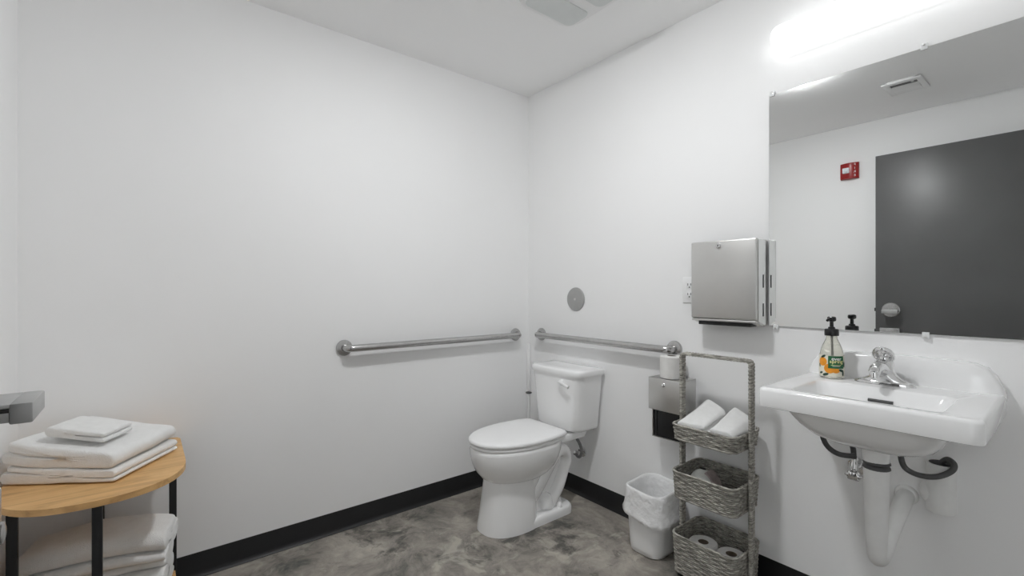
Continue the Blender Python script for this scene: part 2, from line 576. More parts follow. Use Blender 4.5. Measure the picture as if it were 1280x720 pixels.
# trapway bulging from both flanks
for s in (-1, 1):
    p = smooth_path([W(s * u, v, z) for u, v, z in ((0.060, 0.47, 0.085), (0.072, 0.415, 0.155), (0.078, 0.345, 0.250), (0.078, 0.275, 0.325), (0.074, 0.212, 0.325), (0.072, 0.186, 0.272),
                     (0.074, 0.212, 0.210), (0.076, 0.246, 0.145), (0.070, 0.290, 0.085), (0.055, 0.33, 0.03))], 6)
    n = len(p)
    tube(bm, p, [0.036 + 0.004 * math.sin(7 * i / n) for i in range(n)], 16)
    p = smooth_path([W(s * 0.070, v, z) for v, z in ((0.47, 0.175), (0.40, 0.265), (0.34, 0.345), (0.30, 0.37))], 5)
    tube(bm, p, 0.038, 14)
    lathe(bm, [(0.046, 0.030), (0.043, 0.060), (0.032, 0.085), (0.012, 0.096)], W(s * 0.066, 0.335, 0.03), 'z', 20)
finish('bowl', bm, M_porc, toilet, angle=50)
for s in (-1, 1):
    bm = bmesh.new()
    lathe(bm, [(0.016, 0.048), (0.016, 0.060), (0.013, 0.070), (0.006, 0.075)], W(s * 0.103, 0.262, -0.006), 'z', 18)
    finish('bolt_cap', bm, M_plas, toilet)

# tank
bm = bmesh.new()


def tank_ring(hw, v0, v1, z, bow=0.020):
    out = []
    r, rb, n = 0.042, 0.012, 8
    v2 = v1 - 0.006
    pts = []
    for cu, cv, rr, a0 in ((hw - r, v2 - r, r, 0), (-hw + r, v2 - r, r, 90), (-hw + rb, v0 + rb, rb, 180), (hw - rb, v0 + rb, rb, 270)):
        for k in range(n + 1):
            a = R(a0 + 90 * k / n)
            pts.append((cu + rr * math.cos(a), cv + rr * math.sin(a)))
    # subdivide the front run so that it can bow
    full = []
    for i, p in enumerate(pts):
        full.append(p)
        if i == n:
            q = pts[i + 1]
            for k in range(1, 9):
                full.append((p[0] + (q[0] - p[0]) * k / 9, p[1] + (q[1] - p[1]) * k / 9))
    for u, v in full:
        f = max(0.0, (v - (v0 + v1) / 2) / ((v1 - v0) / 2))
        out.append(W(u, v + bow * f * (1 - (u / hw) ** 2), z))
    return out


rings(bm, [tank_ring(0.135, 0.05, 0.165, 0.422), tank_ring(0.150, 0.036, 0.182, 0.424), tank_ring(0.162, 0.026, 0.194, 0.432), tank_ring(0.165, 0.024, 0.197, 0.445),
           tank_ring(0.176, 0.022, 0.203, 0.56), tank_ring(0.188, 0.021, 0.207, 0.68), tank_ring(0.192, 0.02, 0.208, 0.728)])
finish('tank', bm, M_porc, toilet, angle=50)
bm = bmesh.new()
rings(bm, [tank_ring(0.190, 0.02, 0.208, 0.724), tank_ring(0.199, 0.015, 0.216, 0.726), tank_ring(0.2015, 0.012, 0.219, 0.734), tank_ring(0.2015, 0.012, 0.219, 0.750),
           tank_ring(0.198, 0.015, 0.215, 0.758), tank_ring(0.186, 0.026, 0.203, 0.762), tank_ring(0.12, 0.065, 0.165, 0.7635)])
finish('tank_lid', bm, M_porc, toilet, angle=50)
bm = bmesh.new()
lathe(bm, [(0.013, 0.216), (0.013, 0.230), (0.010, 0.234)], (TX + 0.075, 0, 0.690), 'y', 16)
for v in bm.verts: v.co.y = -v.co.y
p = smooth_path([(TX + 0.070, -0.240, 0.694), (TX + 0.095, -0.245, 0.693), (TX + 0.125, -0.247, 0.687), (TX + 0.150, -0.245, 0.678)], 5)
tube(bm, p, [0.006 + 0.004 * i / (len(p) - 1) for i in range(len(p))], 12, flat=0.75)
finish('flush_lever', bm, M_plas, toilet)


def lid_outline(grow=0.0, n=26):
    """Closed-front seat outline: straight wide back, egg front."""
    pts = []
    hw, vm, vf, vb, bwid, rc = 0.184 + grow, 0.44, 0.738 + grow, 0.252 - grow, 0.160 + grow, 0.022
    for k in range(n + 1):
        t = PI * k / n
        c, s = math.cos(t), math.sin(t)
        pts.append((hw * math.copysign(abs(c) ** (2 / 2.15), c), vm + (vf - vm) * max(s, 0.0) ** (2 / 2.15)))
    pts += [(-hw + 0.004, 0.36), (-bwid - 0.006, vb + rc * 1.6), (-bwid + 0.004, vb + rc * 0.5), (-bwid + rc, vb + 0.001), (-0.06, vb), (0.06, vb),
            (bwid - rc, vb + 0.001), (bwid - 0.004, vb + rc * 0.5), (bwid + 0.006, vb + rc * 1.6), (hw - 0.004, 0.36)]
    return pts


def slab(levels):
    bm = bmesh.new()
    rings(bm, [[W(u, v, z) for u, v in lid_outline(g)] for g, z in levels])
    return bm


finish('seat', slab([(-0.016, 0.4145), (-0.006, 0.4175), (-0.003, 0.421), (-0.003, 0.429), (-0.008, 0.4325)]), M_plas, toilet, angle=60)
bm = bmesh.new()
RL = [[W(u, v, z) for u, v in lid_outline(g)] for g, z in ((-0.012, 0.4335), (-0.002, 0.4365), (0.002, 0.441), (0.001, 0.450), (-0.004, 0.4555), (-0.012, 0.4585))]
for f, z in ((0.75, 0.4615), (0.45, 0.463), (0.15, 0.4635)):
    RL.append([W(u * f, 0.48 + (v - 0.48) * f, z) for u, v in lid_outline(-0.012)])
rings(bm, RL)
finish('seat_lid', bm, M_plas, toilet, angle=60)
for s in (-1, 1):
    bm = bmesh.new()
    lathe(bm, [(0.010, -0.025), (0.012, -0.022), (0.012, 0.022), (0.010, 0.025)], W(s * 0.075, 0.240, 0.428), 'x', 16)
    finish('seat_hinge', bm, M_plas, toilet)

# braided supply hose of the toilet, looping to the wall
sup = thing('toilet_supply_line', 'short grey flexible hose looping from under the toilet tank to the wall', 'hose', (0.60, -0.08, 0.36))
bm = bmesh.new()
tube(bm, smooth_path([(0.490, -0.10, 0.424), (0.500, -0.10, 0.400), (0.528, -0.105, 0.372), (0.560, -0.105, 0.335), (0.566, -0.10, 0.295), (0.540, -0.09, 0.262), (0.500, -0.07, 0.255), (0.480, -0.05, 0.255)], 8), 0.0085, 12)
finish('hose', bm, M_braid, sup)
bm = bmesh.new()
lathe(bm, [(0.030, 0.0), (0.028, -0.006), (0.010, -0.008), (0.010, -0.05)], (0.480, 0, 0.255), 'y', 20)
lathe(bm, [(0.013, -0.018), (0.016, -0.012), (0.016, 0.012), (0.013, 0.018)], (0.480, -0.045, 0.255), 'x', 16)
finish('stop_valve', bm, M_chrome, sup)

# plunger in the corner behind the toilet
pl = thing('plunger', 'toilet plunger with long white handle standing in the corner behind the toilet', 'plunger', (0.10, -0.083, 0))
bm = bmesh.new()
lathe(bm, [(0.066, 0.0), (0.064, 0.02), (0.060, 0.05), (0.045, 0.085), (0.022, 0.105), (0.014, 0.13)], (0.10, -0.083, 0), 'z', 28)
finish('cup', bm, M_blkpl, pl)
bm = bmesh.new()
lathe(bm, [(0.0085, 0.12), (0.0085, 0.535), (0.008, 0.54)], (0.10, -0.083, 0), 'z', 16)
finish('rod', bm, M_enam, pl)
bm = bmesh.new()
lathe(bm, [(0.017, 0.537), (0.0195, 0.539), (0.0195, 0.544), (0.014, 0.546)], (0.10, -0.083, 0), 'z', 20)
finish('collar', bm, M_rubber, pl)
bm = bmesh.new()
lathe(bm, [(0.0105, 0.555), (0.0135, 0.56), (0.0135, 0.83), (0.011, 0.845), (0.005, 0.85)], (0.10, -0.083, 0), 'z', 18)
finish('handle', bm, M_plas, pl)

# ------------------------------------------------------------------ grab bars, wall plate, outlet


def grab_bar(label, p0, p1, nrm):
    p0, p1, nrm = Vector(p0), Vector(p1), Vector(nrm)
    d = (p1 - p0).normalized()
    t = thing('grab_bar', label, 'grab bar', (p0 + p1) / 2, None)
    c = 0.055
    pts = [p0 + nrm * 0.004]
    for k in range(9):
        a = PI / 2 * k / 8
        pts.append(p0 + nrm * (c - 0.03 + 0.03 * math.sin(a)) + d * (0.03 - 0.03 * math.cos(a)))
    for k in range(9):
        a = PI / 2 * k / 8
        pts.append(p1 + nrm * (c - 0.03 + 0.03 * math.cos(a)) - d * (0.03 - 0.03 * math.sin(a)))
    pts.append(p1 + nrm * 0.004)
    bm = bmesh.new()
    tube(bm, pts, 0.0175, 20)
    finish('bar', bm, M_bar, t, angle=60)
    ax = 'x' if abs(nrm.x) > 0.5 else 'y'
    s = nrm.x if ax == 'x' else nrm.y
    for p in (p0, p1):
        bm = bmesh.new()
        cc = (0, p.y, p.z) if ax == 'x' else (p.x, 0, p.z)
        lathe(bm, [(0.0395, 0.0), (0.0395, s * 0.006), (0.037, s * 0.010), (0.024, s * 0.013), (0.0195, s * 0.014)], cc, ax, 36)
        if ax == 'x':
            pass
        finish('flange', bm, M_bar, t)
    return t


grab_bar('long brushed steel grab bar on the left wall beside the toilet', (0, -1.204, 0.902), (0, -0.112, 0.902), (1, 0, 0))
grab_bar('brushed steel grab bar on the wall behind the toilet tank', (0.131, 0, 0.907), (1.072, 0, 0.907), (0, -1, 0))

plate = thing('cleanout_cover', 'round grey metal cover plate on the wall above the grab bar', 'cover plate', (0.428, 0, 1.134))
bm = bmesh.new()
lathe(bm, [(0.069, 0.0), (0.069, -0.003), (0.066, -0.007), (0.02, -0.009)], (0.428, 0, 1.134), 'y', 48)
finish('disc', bm, mat('satin_nickel', (0.46, 0.46, 0.455), rough=0.45, metal=0.85, var=0.04, scale=20), plate)
bm = bmesh.new()
lathe(bm, [(0.007, -0.008), (0.007, -0.0105), (0.004, -0.012)], (0.428, 0, 1.134), 'y', 16)
finish('screw', bm, M_steel, plate)

outlet = thing('wall_outlet', 'white duplex wall outlet beside the steel paper towel dispenser', 'outlet', (1.152, 0, 1.188))
finish('cover_plate', nbox(1.115, 1.189, -0.006, 0.0, 1.129, 1.247, 0.003), M_plas, outlet)
for zc in (1.210, 1.166):
    bm = bmesh.new()
    box(bm, 1.135, 1.169, -0.0085, -0.005, zc - 0.018, zc + 0.018, 0.003)
    rc = finish('receptacle', bm, M_plas, outlet)
    bm = bmesh.new()
    box(bm, 1.143, 1.1455, -0.0095, -0.008, zc - 0.001, zc + 0.009)
    box(bm, 1.158, 1.1605, -0.0095, -0.008, zc - 0.001, zc + 0.009)
    lathe(bm, [(0.003, -0.008), (0.003, -0.0095)], (1.152, 0, zc - 0.009), 'y', 12)
    finish('slot', bm, M_dark, rc, smooth=False)

# ------------------------------------------------------------------ paper towel dispenser
PX0, PX1, PD = 1.212, 1.492, 0.100
ptd = thing('paper_towel_dispenser', 'stainless steel paper towel cabinet mounted on the wall left of the mirror', 'dispenser', (1.352, 0, 1.045))
bm = bmesh.new()
side = [(-0.0, 1.045), (-0.0, 1.393), (-PD + 0.012, 1.393), (-PD + 0.012, 1.064), (-PD + 0.03, 1.052), (-0.03, 1.043)]
rings(bm, [[(x, y, z) for y, z in side] for x in (PX0, PX1)])
bmesh.ops.bevel(bm, geom=[e for e in bm.edges], offset=0.004, segments=2, affect='EDGES')
finish('cabinet', bm, M_steel, ptd)
finish('front_door', nbox(PX0 + 0.001, PX1 - 0.001, -PD, -PD + 0.014, 1.068, 1.396, 0.006, 3), M_steel, ptd)
bm = nbox(PX0 + 0.004, PX1 - 0.004, -PD + 0.002, -PD + 0.02, 1.056, 1.066, 0.003)
finish('lower_lip', bm, M_steel, ptd)
finish('towel_slot', nbox(PX0 + 0.03, PX1 - 0.03, -PD + 0.012, -0.03, 1.040, 1.056, 0.002), M_dark, ptd)
bm = bmesh.new()
lathe(bm, [(0.011, -PD + 0.001), (0.011, -PD - 0.004), (0.008, -PD - 0.007), (0.002, -PD - 0.0075)], (1.338, 0, 1.374), 'y', 20)
lk = finish('lock', bm, M_chrome, ptd)
finish('keyhole', nbox(1.3365, 1.3395, -PD - 0.009, -PD - 0.006, 1.370, 1.378), M_dark, lk, smooth=False)
for z0 in (1.083, 1.198):
    finish('level_slot', nbox(PX1 - 0.002, PX1 + 0.0012, -0.048, -0.038, z0, z0 + 0.052, 0.0008), M_dark, ptd)

# ------------------------------------------------------------------ toilet paper dispenser
tpd = thing('toilet_paper_dispenser', 'stainless steel toilet paper dispenser on the wall behind the wicker tower', 'dispenser', (1.095, 0, 0.50))
bm = bmesh.new()
box(bm, 1.018, 1.023, -0.105, 0.0, 0.500, 0.776, 0.001)
box(bm, 1.168, 1.173, -0.105, 0.0, 0.500, 0.776, 0.001)
box(bm, 1.018, 1.173, -0.004, 0.0, 0.500, 0.776, 0.001)
box(bm, 1.018, 1.173, -0.105, 0.0, 0.500, 0.504, 0.001)
finish('housing', bm, M_steel, tpd)
bm = bmesh.new()
box(bm, 1.010, 1.180, -0.124, -0.112, 0.632, 0.780, 0.004)
vs = [(-0.112, 0.640), (-0.112, 0.778), (-0.001, 0.782), (-0.001, 0.600), (-0.06, 0.640)]
for x0, x1 in ((1.010, 1.0135), (1.1765, 1.180)):
    rings(bm, [[(x, y, z) for y, z in vs] for x in (x0, x1)])
box(bm, 1.010, 1.180, -0.122, -0.001, 0.776, 0.780, 0.001)
finish('hood', bm, M_steel, tpd)
bm = bmesh.new()
lathe(bm, [(0.009, -0.120), (0.009, -0.128), (0.006, -0.131), (0.001, -0.1315)], (1.092, 0, 0.753), 'y', 20)
finish('lock', bm, M_chrome, tpd)
bm = bmesh.new()
box(bm, 1.026, 1.165, -0.100, -0.006, 0.506, 0.630, 0.002)
box(bm, 1.040, 1.044, -0.103, -0.098, 0.51, 0.63)
finish('spindle_cradle', bm, M_blkpl, tpd)


def toilet_roll(label, c, r, h, rc=0.021, group=None):
    t = thing('toilet_roll', label, 'toilet paper', c, group)
    bm = bmesh.new()
    x, y, z = c
    prof = [(rc, 0.0), (r - 0.003, 0.0), (r, 0.003), (r, h - 0.004), (r - 0.004, h), (r * 0.75, h - 0.0008), (r * 0.5, h), (rc, h - 0.001)]
    lathe(bm, prof + [prof[0]], (x, y, z), 'z', 40, caps=False)
    finish('paper', bm, M_paper, t, angle=35)
    bm = bmesh.new()
    lathe(bm, [(rc, 0.001), (rc, h - 0.002), (rc - 0.002, h - 0.002), (rc - 0.002, 0.001), (rc, 0.001)], (x, y, z), 'z', 28, caps=False)
    finish('core', bm, M_card, t)
    return t


toilet_roll('full white toilet roll standing on top of the steel toilet paper dispenser', (1.095, -0.062, 0.780), 0.053, 0.104)

# ------------------------------------------------------------------ waste bin and liner
binx, biny = 1.054, -0.142
wb = thing('waste_bin', 'small white plastic waste bin on the floor between toilet and wicker tower', 'bin', (binx, biny, 0))


def bin_ring(hx, hy, r, z, n=9):
    return [(binx + x, biny + y, z) for x, y in rrect(-hx, hx, -hy, hy, r, n)]


bm = bmesh.new()
outer = [(0.072, 0.089, 0.044, 0.001), (0.080, 0.097, 0.050, 0.006), (0.085, 0.101, 0.055, 0.03), (0.091, 0.107, 0.060, 0.12), (0.097, 0.112, 0.066, 0.25), (0.099, 0.114, 0.068, 0.288)]
inner = [(0.097, 0.112, 0.066, 0.288), (0.095, 0.110, 0.064, 0.25), (0.083, 0.099, 0.053, 0.03), (0.072, 0.087, 0.042, 0.010)]
rings(bm, [bin_ring(*a) for a in outer + inner])
finish('body', bm, M_plas, wb, angle=50)
bm = bmesh.new()
bmesh_r = []
seq = [(-0.016, 0.05), (-0.010, 0.15), (-0.006, 0.25), (-0.004, 0.284), (-0.001, 0.291), (0.002, 0.291), (0.0035, 0.284), (0.004, 0.268), (0.005, 0.24), (0.006, 0.21), (0.0085, 0.185), (0.013, 0.170)]
NP = 23
for k, (g, z) in enumerate(seq):
    base = bin_ring(0.099 + g, 0.114 + g, 0.068 + g * 0.5, z, NP)
    ring = []
    for i, p in enumerate(base):
        a = math.atan2(p[1] - biny, p[0] - binx)
        out = k >= 5
        nz = noise.noise(Vector((p[0] * 30, p[1] * 30, p[2] * 22 + (9 if out else 0))))
        nz2 = noise.noise(Vector((p[0] * 70, p[1] * 70, p[2] * 14 + 5)))
        d = (0.0022 * nz + 0.0018 * nz2) if out else (0.004 * min(nz, 0) - 0.001)
        f = (k - 5) / 6 if out else 0
        if out: d = max(d, -0.001) + 0.004 * f
        zz = p[2]
        if k >= 7:
            zz += f * (0.026 * math.cos(a - R(165)) + 0.006 * nz + 0.004 * nz2)
        if 3 <= k <= 6:
            zz += 0.005 * math.sin(a * 3 + 1.0)
        v = Vector((p[0] - binx, p[1] - biny, 0)).normalized()
        ring.append((p[0] + v.x * d, p[1] + v.y * d, zz))
    bmesh_r.append(ring)
rings(bm, bmesh_r, True, False, False)
liner = finish('bin_liner', bm, M_bag, angle=80)
rebase(liner, (binx, biny, 0.18))
sm = liner.modifiers.new('Thickness', 'SOLIDIFY'); sm.thickness = 0.0008; sm.offset = 0
tag(liner, 'thin white plastic liner bag folded over the rim of the waste bin', 'bag')

# ------------------------------------------------------------------ wicker tower
WX0, WX1, WY0, WY1 = 1.212, 1.480, -0.258, -0.032
tower = thing('wicker_tower', 'three-tier grey wicker basket tower with tall handle beside the sink', 'storage tower', ((WX0 + WX1) / 2, -0.145, 0))


def perim(x0, x1, y0, y1, r):
    """Arc-length parametrised rounded rectangle: returns f(s)->(point, normal), length."""
    w, h = x1 - x0 - 2 * r, y1 - y0 - 2 * r
    q = PI * r / 2
    segs = [('l', w), ('a', q), ('l', h), ('a', q), ('l', w), ('a', q), ('l', h), ('a', q)]
    Ltot = sum(s[1] for s in segs)
    st = [((x0 + r, y0), (1, 0), (0, -1)), ((x1 - r, y0 + r), -90), ((x1, y0 + r), (0, 1), (1, 0)), ((x1 - r, y1 - r), 0),
          ((x1 - r, y1), (-1, 0), (0, 1)), ((x0 + r, y1 - r), 90), ((x0, y1 - r), (0, -1), (-1, 0)), ((x0 + r, y0 + r), 180)]

    def f(s):
        s = s % Ltot
        for (k, ln), d in zip(segs, st):
            if s <= ln:
                if k == 'l':
                    return (d[0][0] + d[1][0] * s, d[0][1] + d[1][1] * s), d[2]
                a = R(d[1]) + s / r
                n = (math.cos(a), math.sin(a))
                return (d[0][0] + n[0] * r, d[0][1] + n[1] * r), n
            s -= ln
        return (d[0][0], d[0][1]), (1, 0)
    return f, Ltot


def wicker_basket(z0, z1, parent, flare=0.006):
    bm = bmesh.new()
    pitch = 0.0078
    rows = int(round((z1 - z0) / pitch))
    pitch = (z1 - z0) / rows
    f0, L0 = perim(WX0, WX1, WY0, WY1, 0.034)
    m = int(L0 / (2 * 0.027))
    for k in range(rows + 1):
        z = z0 + k * pitch
        g = flare * (k / rows - 1)
        f, L = perim(WX0 - g, WX1 + g, WY0 - g, WY1 + g, 0.034)
        npt = m * 10
        pts = []
        rim = (k == rows or k == 0)
        for i in range(npt):
            s = L * i / npt
            (x, y), n = f(s)
            off = (0.0015 * math.cos(2 * PI * m * i / npt + (k % 2) * PI)) if not rim else 0.001 * math.cos(2 * PI * m * 2 * i / npt)
            off += 0.0008 * noise.noise(Vector((x * 60, y * 60, z * 90)))
            zz = z + 0.0009 * noise.noise(Vector((x * 40 + 7, y * 40, z * 60)))
            pts.append((x + n[0] * off, y + n[1] * off, zz))
        tube(bm, pts, 0.0052 if rim else 0.0038, 6 if rim else 5, closed=True)
    # upright stakes
    for i in range(2 * m):
        s = L0 * i / (2 * m)
        (x, y), n = f0(s)
        tube(bm, [(x - n[0] * flare, y - n[1] * flare, z0), (x, y, z1)], 0.0022, 5)
    b = finish('basket', bm, M_wick, parent, angle=80)
    bm = bmesh.new()
    prism(bm, rrect(WX0 + flare, WX1 - flare, WY0 + flare, WY1 - flare, 0.03), z0, z0 + 0.006)
    finish('basket_floor', bm, M_wick, b)
    return b


B_TOP, B_MID, B_LOW = (0.572, 0.630), (0.330, 0.436), (0.024, 0.176)
for z0, z1 in (B_TOP, B_MID, B_LOW):
    wicker_basket(z0, z1, tower)
# tall wrapped handle: two posts and a cross piece in one wrapped band
bm = bmesh.new()
hx0, hx1, hy, hz = WX0 - 0.012, WX1 + 0.012, -0.145, 0.918
path = [(hx0, 0.012)]
nw = 120
for k in range(nw + 1): path.append((hx0, 0.012 + (hz - 0.02 - 0.012) * k / nw))
for k in range(1, 7):
    a = PI / 2 * k / 6
    path.append((hx0 + 0.015 * (1 - math.cos(a)), hz - 0.02 + 0.015 * math.sin(a)))
for k in range(1, 41): path.append((hx0 + 0.015 + (hx1 - hx0 - 0.03) * k / 40, hz - 0.005))
for k in range(1, 7):
    a = PI / 2 * k / 6
    path.append((hx1 - 0.015 + 0.015 * math.sin(a), hz - 0.005 - 0.015 * (1 - math.cos(a))))
for k in range(1, nw + 1): path.append((hx1, hz - 0.02 - (hz - 0.032) * k / nw))
RB = []
for i, (x, z) in enumerate(path):
    a, b = path[max(i - 1, 0)], path[min(i + 1, len(path) - 1)]
    d = Vector((b[0] - a[0], 0, b[1] - a[1])).normalized()
    nrm = Vector((d.z, 0, -d.x))
    g = 0.0009 * math.sin(i * PI * 0.98) + 0.0006 * noise.noise(Vector((i * 0.7, 0, 0)))
    ht, hw = 0.0065 + g, 0.0180 + g
    ring = []
    for (sx, sy) in ((1, 0.75), (0.6, 1), (-0.6, 1), (-1, 0.75), (-1, -0.75), (-0.6, -1), (0.6, -1), (1, -0.75)):
        ring.append((x + nrm.x * ht * sx, hy + hw * sy, z + nrm.z * ht * sx))
    RB.append(ring)
rings(bm, RB)
finish('handle', bm, M_wick, tower, angle=25)
for x in (WX0 + 0.03, WX1 - 0.03):
    for y in (WY0 + 0.03, WY1 - 0.03):
        bm = bmesh.new()
        lathe(bm, [(0.012, 0.0), (0.013, 0.002), (0.013, 0.022)], (x, y, 0), 'z', 14)
        finish('foot', bm, M_blkpl, tower)

toilet_roll('left of the two toilet rolls lying in the bottom wicker basket', (1.298, -0.150, 0.0345), 0.056, 0.102)
toilet_roll('right of the two toilet rolls in the bottom wicker basket, nearer the sink', (1.411, -0.140, 0.0345), 0.053, 0.098)

# pack of wipes in the middle basket
pk = thing('wipes_pack', 'pale rounded pack with striped side lying in the middle wicker basket', 'pack', (1.305, -0.150, 0.3445))
bm = bmesh.new()
RP = []
for k in range(13):
    t = k / 12
    yy = -0.200 + 0.085 * t
    s = math.sin(PI * min(max(t, 0.06), 0.94)) ** 0.35
    ring = []
    for j in range(24):
        a = PI * j / 23
        ring.append((1.305 + 0.066 * s * math.cos(a), yy, 0.3445 + 0.098 * s * max(math.sin(a), 0.0) ** 0.8))
    RP.append(ring)
rings(bm, RP)
finish('pouch', bm, M_wipe, pk, angle=60)
bm = bmesh.new()
RP = []
for k in range(15):
    a = R(8 + 66 * k / 14)
    RP.append([(1.305 + (0.066 + d) * math.cos(a), y, 0.3445 + (0.098 + d) * max(math.sin(a), 0.0) ** 0.8) for y, d in ((-0.186, -0.004), (-0.184, 0.0014), (-0.130, 0.0014), (-0.128, -0.004))])
rings(bm, RP)
finish('striped_band', bm, M_pinkp, pk, angle=60)
bm = bmesh.new()
lathe(bm, [(0.011, 0.0), (0.011, 0.003), (0.008, 0.0045)], (0, 0, 0), 'z', 20)
for v in bm.verts:
    v.co = Vector((1.300 + v.co.x * 1.3, -0.158 + v.co.y * 0.55, 0.4425 + v.co.z))
finish('opening', bm, M_dark, pk)

dc = thing('basket_shade', 'black lump added as shade in the right end of the middle wicker basket', 'shade', (1.425, -0.15, 0.338))  # added black lump, stands in for the shade at this end of the basket
bm = bmesh.new()
RC = []
for f, z in ((1.0, 0.3375), (1.05, 0.350), (0.95, 0.363), (0.7, 0.372), (0.35, 0.376), (0.05, 0.377)):
    ring = []
    for k in range(28):
        a = 2 * PI * k / 28
        n_ = noise.noise(Vector((math.cos(a) * 2, math.sin(a) * 2, z * 30)))
        ring.append((1.423 + 0.036 * f * (1 + 0.15 * n_) * math.cos(a), -0.148 + 0.078 * f * (1 + 0.15 * n_) * math.sin(a), z + 0.006 * n_ * f * (1 if z > 0.34 else 0)))
    RC.append(ring)
rings(bm, RC)
finish('shade', bm, M_shade, dc, angle=80)

# ------------------------------------------------------------------ towels


def ribbon(bm, path, th, x0, x1, axis='x', nx=14, seed=0.0, amp=0.004, warp=None, edge=0.010, taper=0.0):
    """Thick cloth ribbon: 2D centre line `path` (s, z) swept along x (or y) between x0 and x1."""
    P = [Vector((p[0], p[1])) for p in path]
    n = len(P)
    N2 = []
    for i in range(n):
        t = (P[min(i + 1, n - 1)] - P[max(i - 1, 0)]).normalized()
        N2.append(Vector((-t.y, t.x)))
    def loop(k):
        out = []
        for i in range(n): out.append((P[i], N2[i], k))
        # round cap
        for a in (45, 90, 135):
            t = (P[-1] - P[-2]).normalized()
            d = N2[-1] * math.cos(R(a)) + t * math.sin(R(a))
            out.append((P[-1], d, k))
        for i in reversed(range(n)): out.append((P[i], -N2[i], k))
        for a in (45, 90, 135):
            t = (P[0] - P[1]).normalized()
            d = -N2[0] * math.cos(R(a)) + t * math.sin(R(a))
            out.append((P[0], d, k))
        return out
    xs = []
    L = x1 - x0
    for e in (0.0, 0.25, 0.6, 1.0): xs.append((x0 + edge * e, math.sqrt(max(0.0, 1 - (1 - e) ** 2)) * 0.75 + 0.25))
    for k in range(1, nx): xs.append((x0 + edge + (L - 2 * edge) * k / nx, 1.0))
    for e in (1.0, 0.6, 0.25, 0.0): xs.append((x1 - edge * e, math.sqrt(max(0.0, 1 - (1 - e) ** 2)) * 0.75 + 0.25))
    RR = []
    for x, k in xs:
        ring = []
        for c, d, kk in loop(k):
            p = c + d * (th * k)
            q = Vector((x, p.x, p.y)) if axis == 'x' else Vector((p.x, x, p.y))
            nn = noise.noise_vector(Vector((q.x * 9 + seed, q.y * 9, q.z * 7)))
            n3 = noise.noise_vector(Vector((q.x * 30 + seed, q.y * 30, q.z * 18)))
            q = q + nn * amp + n3 * amp * 0.3
            if warp: q = warp(q)
            ring.append(q)
        RR.append(ring)
    rings(bm, RR)
    return bm


def fold_path(s0, s1, z0, layers, th, start='left', ins=0.0, lap=0.0, turn=6, sub=10):
    """Serpentine of `layers` runs between s0 and s1, stacked upward from z0 (centre of lowest)."""
    pts = []
    left = start == 'left'
    gap = th * 2.06
    for k in range(layers):
        z = z0 + gap * k
        a, b = (s0, s1) if left else (s1, s0)
        a0 = a + (lap if left else -lap) if k == 0 else a
        r = gap / 2
        sg = 1 if left else -1
        aa = a0 if k == 0 else a + sg * r
        bb = b - sg * r if k < layers - 1 else b - sg * ins
        for i in range(sub + 1):
            pts.append((aa + (bb - aa) * i / sub, z))
        if k < layers - 1:
            for i in range(1, turn):
                t = PI * i / turn
                pts.append((bb + sg * r * math.sin(t), z + r - r * math.cos(t)))
        left = not left
    return pts


def towel(name, label, path, th, x0, x1, axis='x', seed=0.0, amp=0.004, warp=None, loc=None, group=None, nx=14, cat='towel', fur=True):
    bm = bmesh.new()
    ribbon(bm, path, th, x0, x1, axis, nx, seed, amp, warp)
    bmesh.ops.remove_doubles(bm, verts=bm.verts, dist=0.00005)
    o = finish(name, bm, M_towel, angle=180)
    zmin = min(v.co.z for v in o.data.vertices)
    xs = [v.co.x for v in o.data.vertices]; ys = [v.co.y for v in o.data.vertices]
    if loc is not None:
        o.data.transform(Matrix.Translation((0, 0, loc - zmin))); zmin = loc
    rebase(o, (sum(xs) / len(xs), sum(ys) / len(ys), zmin))
    sd = o.modifiers.new('Subdivision', 'SUBSURF'); sd.levels = 1; sd.render_levels = 2
    return tag(o, label, cat, group)


# ------------------------------------------------------------------ side table
TZ = 0.600
table = thing('side_table', 'small oak-topped side table with black legs in the left foreground', 'table', (0.30, -2.083, 0))


def d_outline(g=0.0, n=30):
    y0, y1, xb, xm, xf = -2.312 - g, -1.866 + g, 0.022 - g, 0.335, 0.574 + g
    yc, hy = (y0 + y1) / 2, (y1 - y0) / 2
    out = []
    for k in range(n + 1):
        t = -PI / 2 + PI * k / n
        c, s = math.cos(t), math.sin(t)
        out.append((xm + (xf - xm) * abs(c) ** (2 / 2.25), yc + hy * math.copysign(abs(s) ** (2 / 2.25), s)))
    out += [(xb + 0.03, y1), (xb + 0.008, y1 - 0.008), (xb, y1 - 0.03), (xb, y0 + 0.03), (xb + 0.008, y0 + 0.008), (xb + 0.03, y0)]
    return out


bm = bmesh.new()
prism(bm, d_outline(), TZ - 0.018, TZ, 0.0015)
finish('tabletop', bm, M_wood, table, angle=30)
bm = bmesh.new()
prism(bm, d_outline(-0.020), 0.105, 0.121, 0.0015)
finish('shelf', bm, M_wood, table, angle=30)
LEGS = [(0.535, -2.084), (0.120, -1.893), (0.385, -2.274), (0.036, -2.105)]
for x, y in LEGS:
    finish('leg', nbox(x - 0.0115, x + 0.0115, y - 0.0115, y + 0.0115, 0.0, TZ - 0.018, 0.0015), M_black, table)
# towels on the table top: stack turned towards the room, fanning open at its left end
SA, SXY = R(-34), (0.236, -2.100)


def fan(k):
    def w(q):
        u = (0.155 - q.y) / 0.31                 # 0 at the folded right end, 1 at the open left end
        q.z = q.z * (0.98 + k * max(0.0, u) ** 1.2)
        return q
    return w


def put(o, x, y, z, rz, rx=0.0):
    o.location = (x, y, z)
    o.rotation_euler = (rx, 0, rz)
    return o


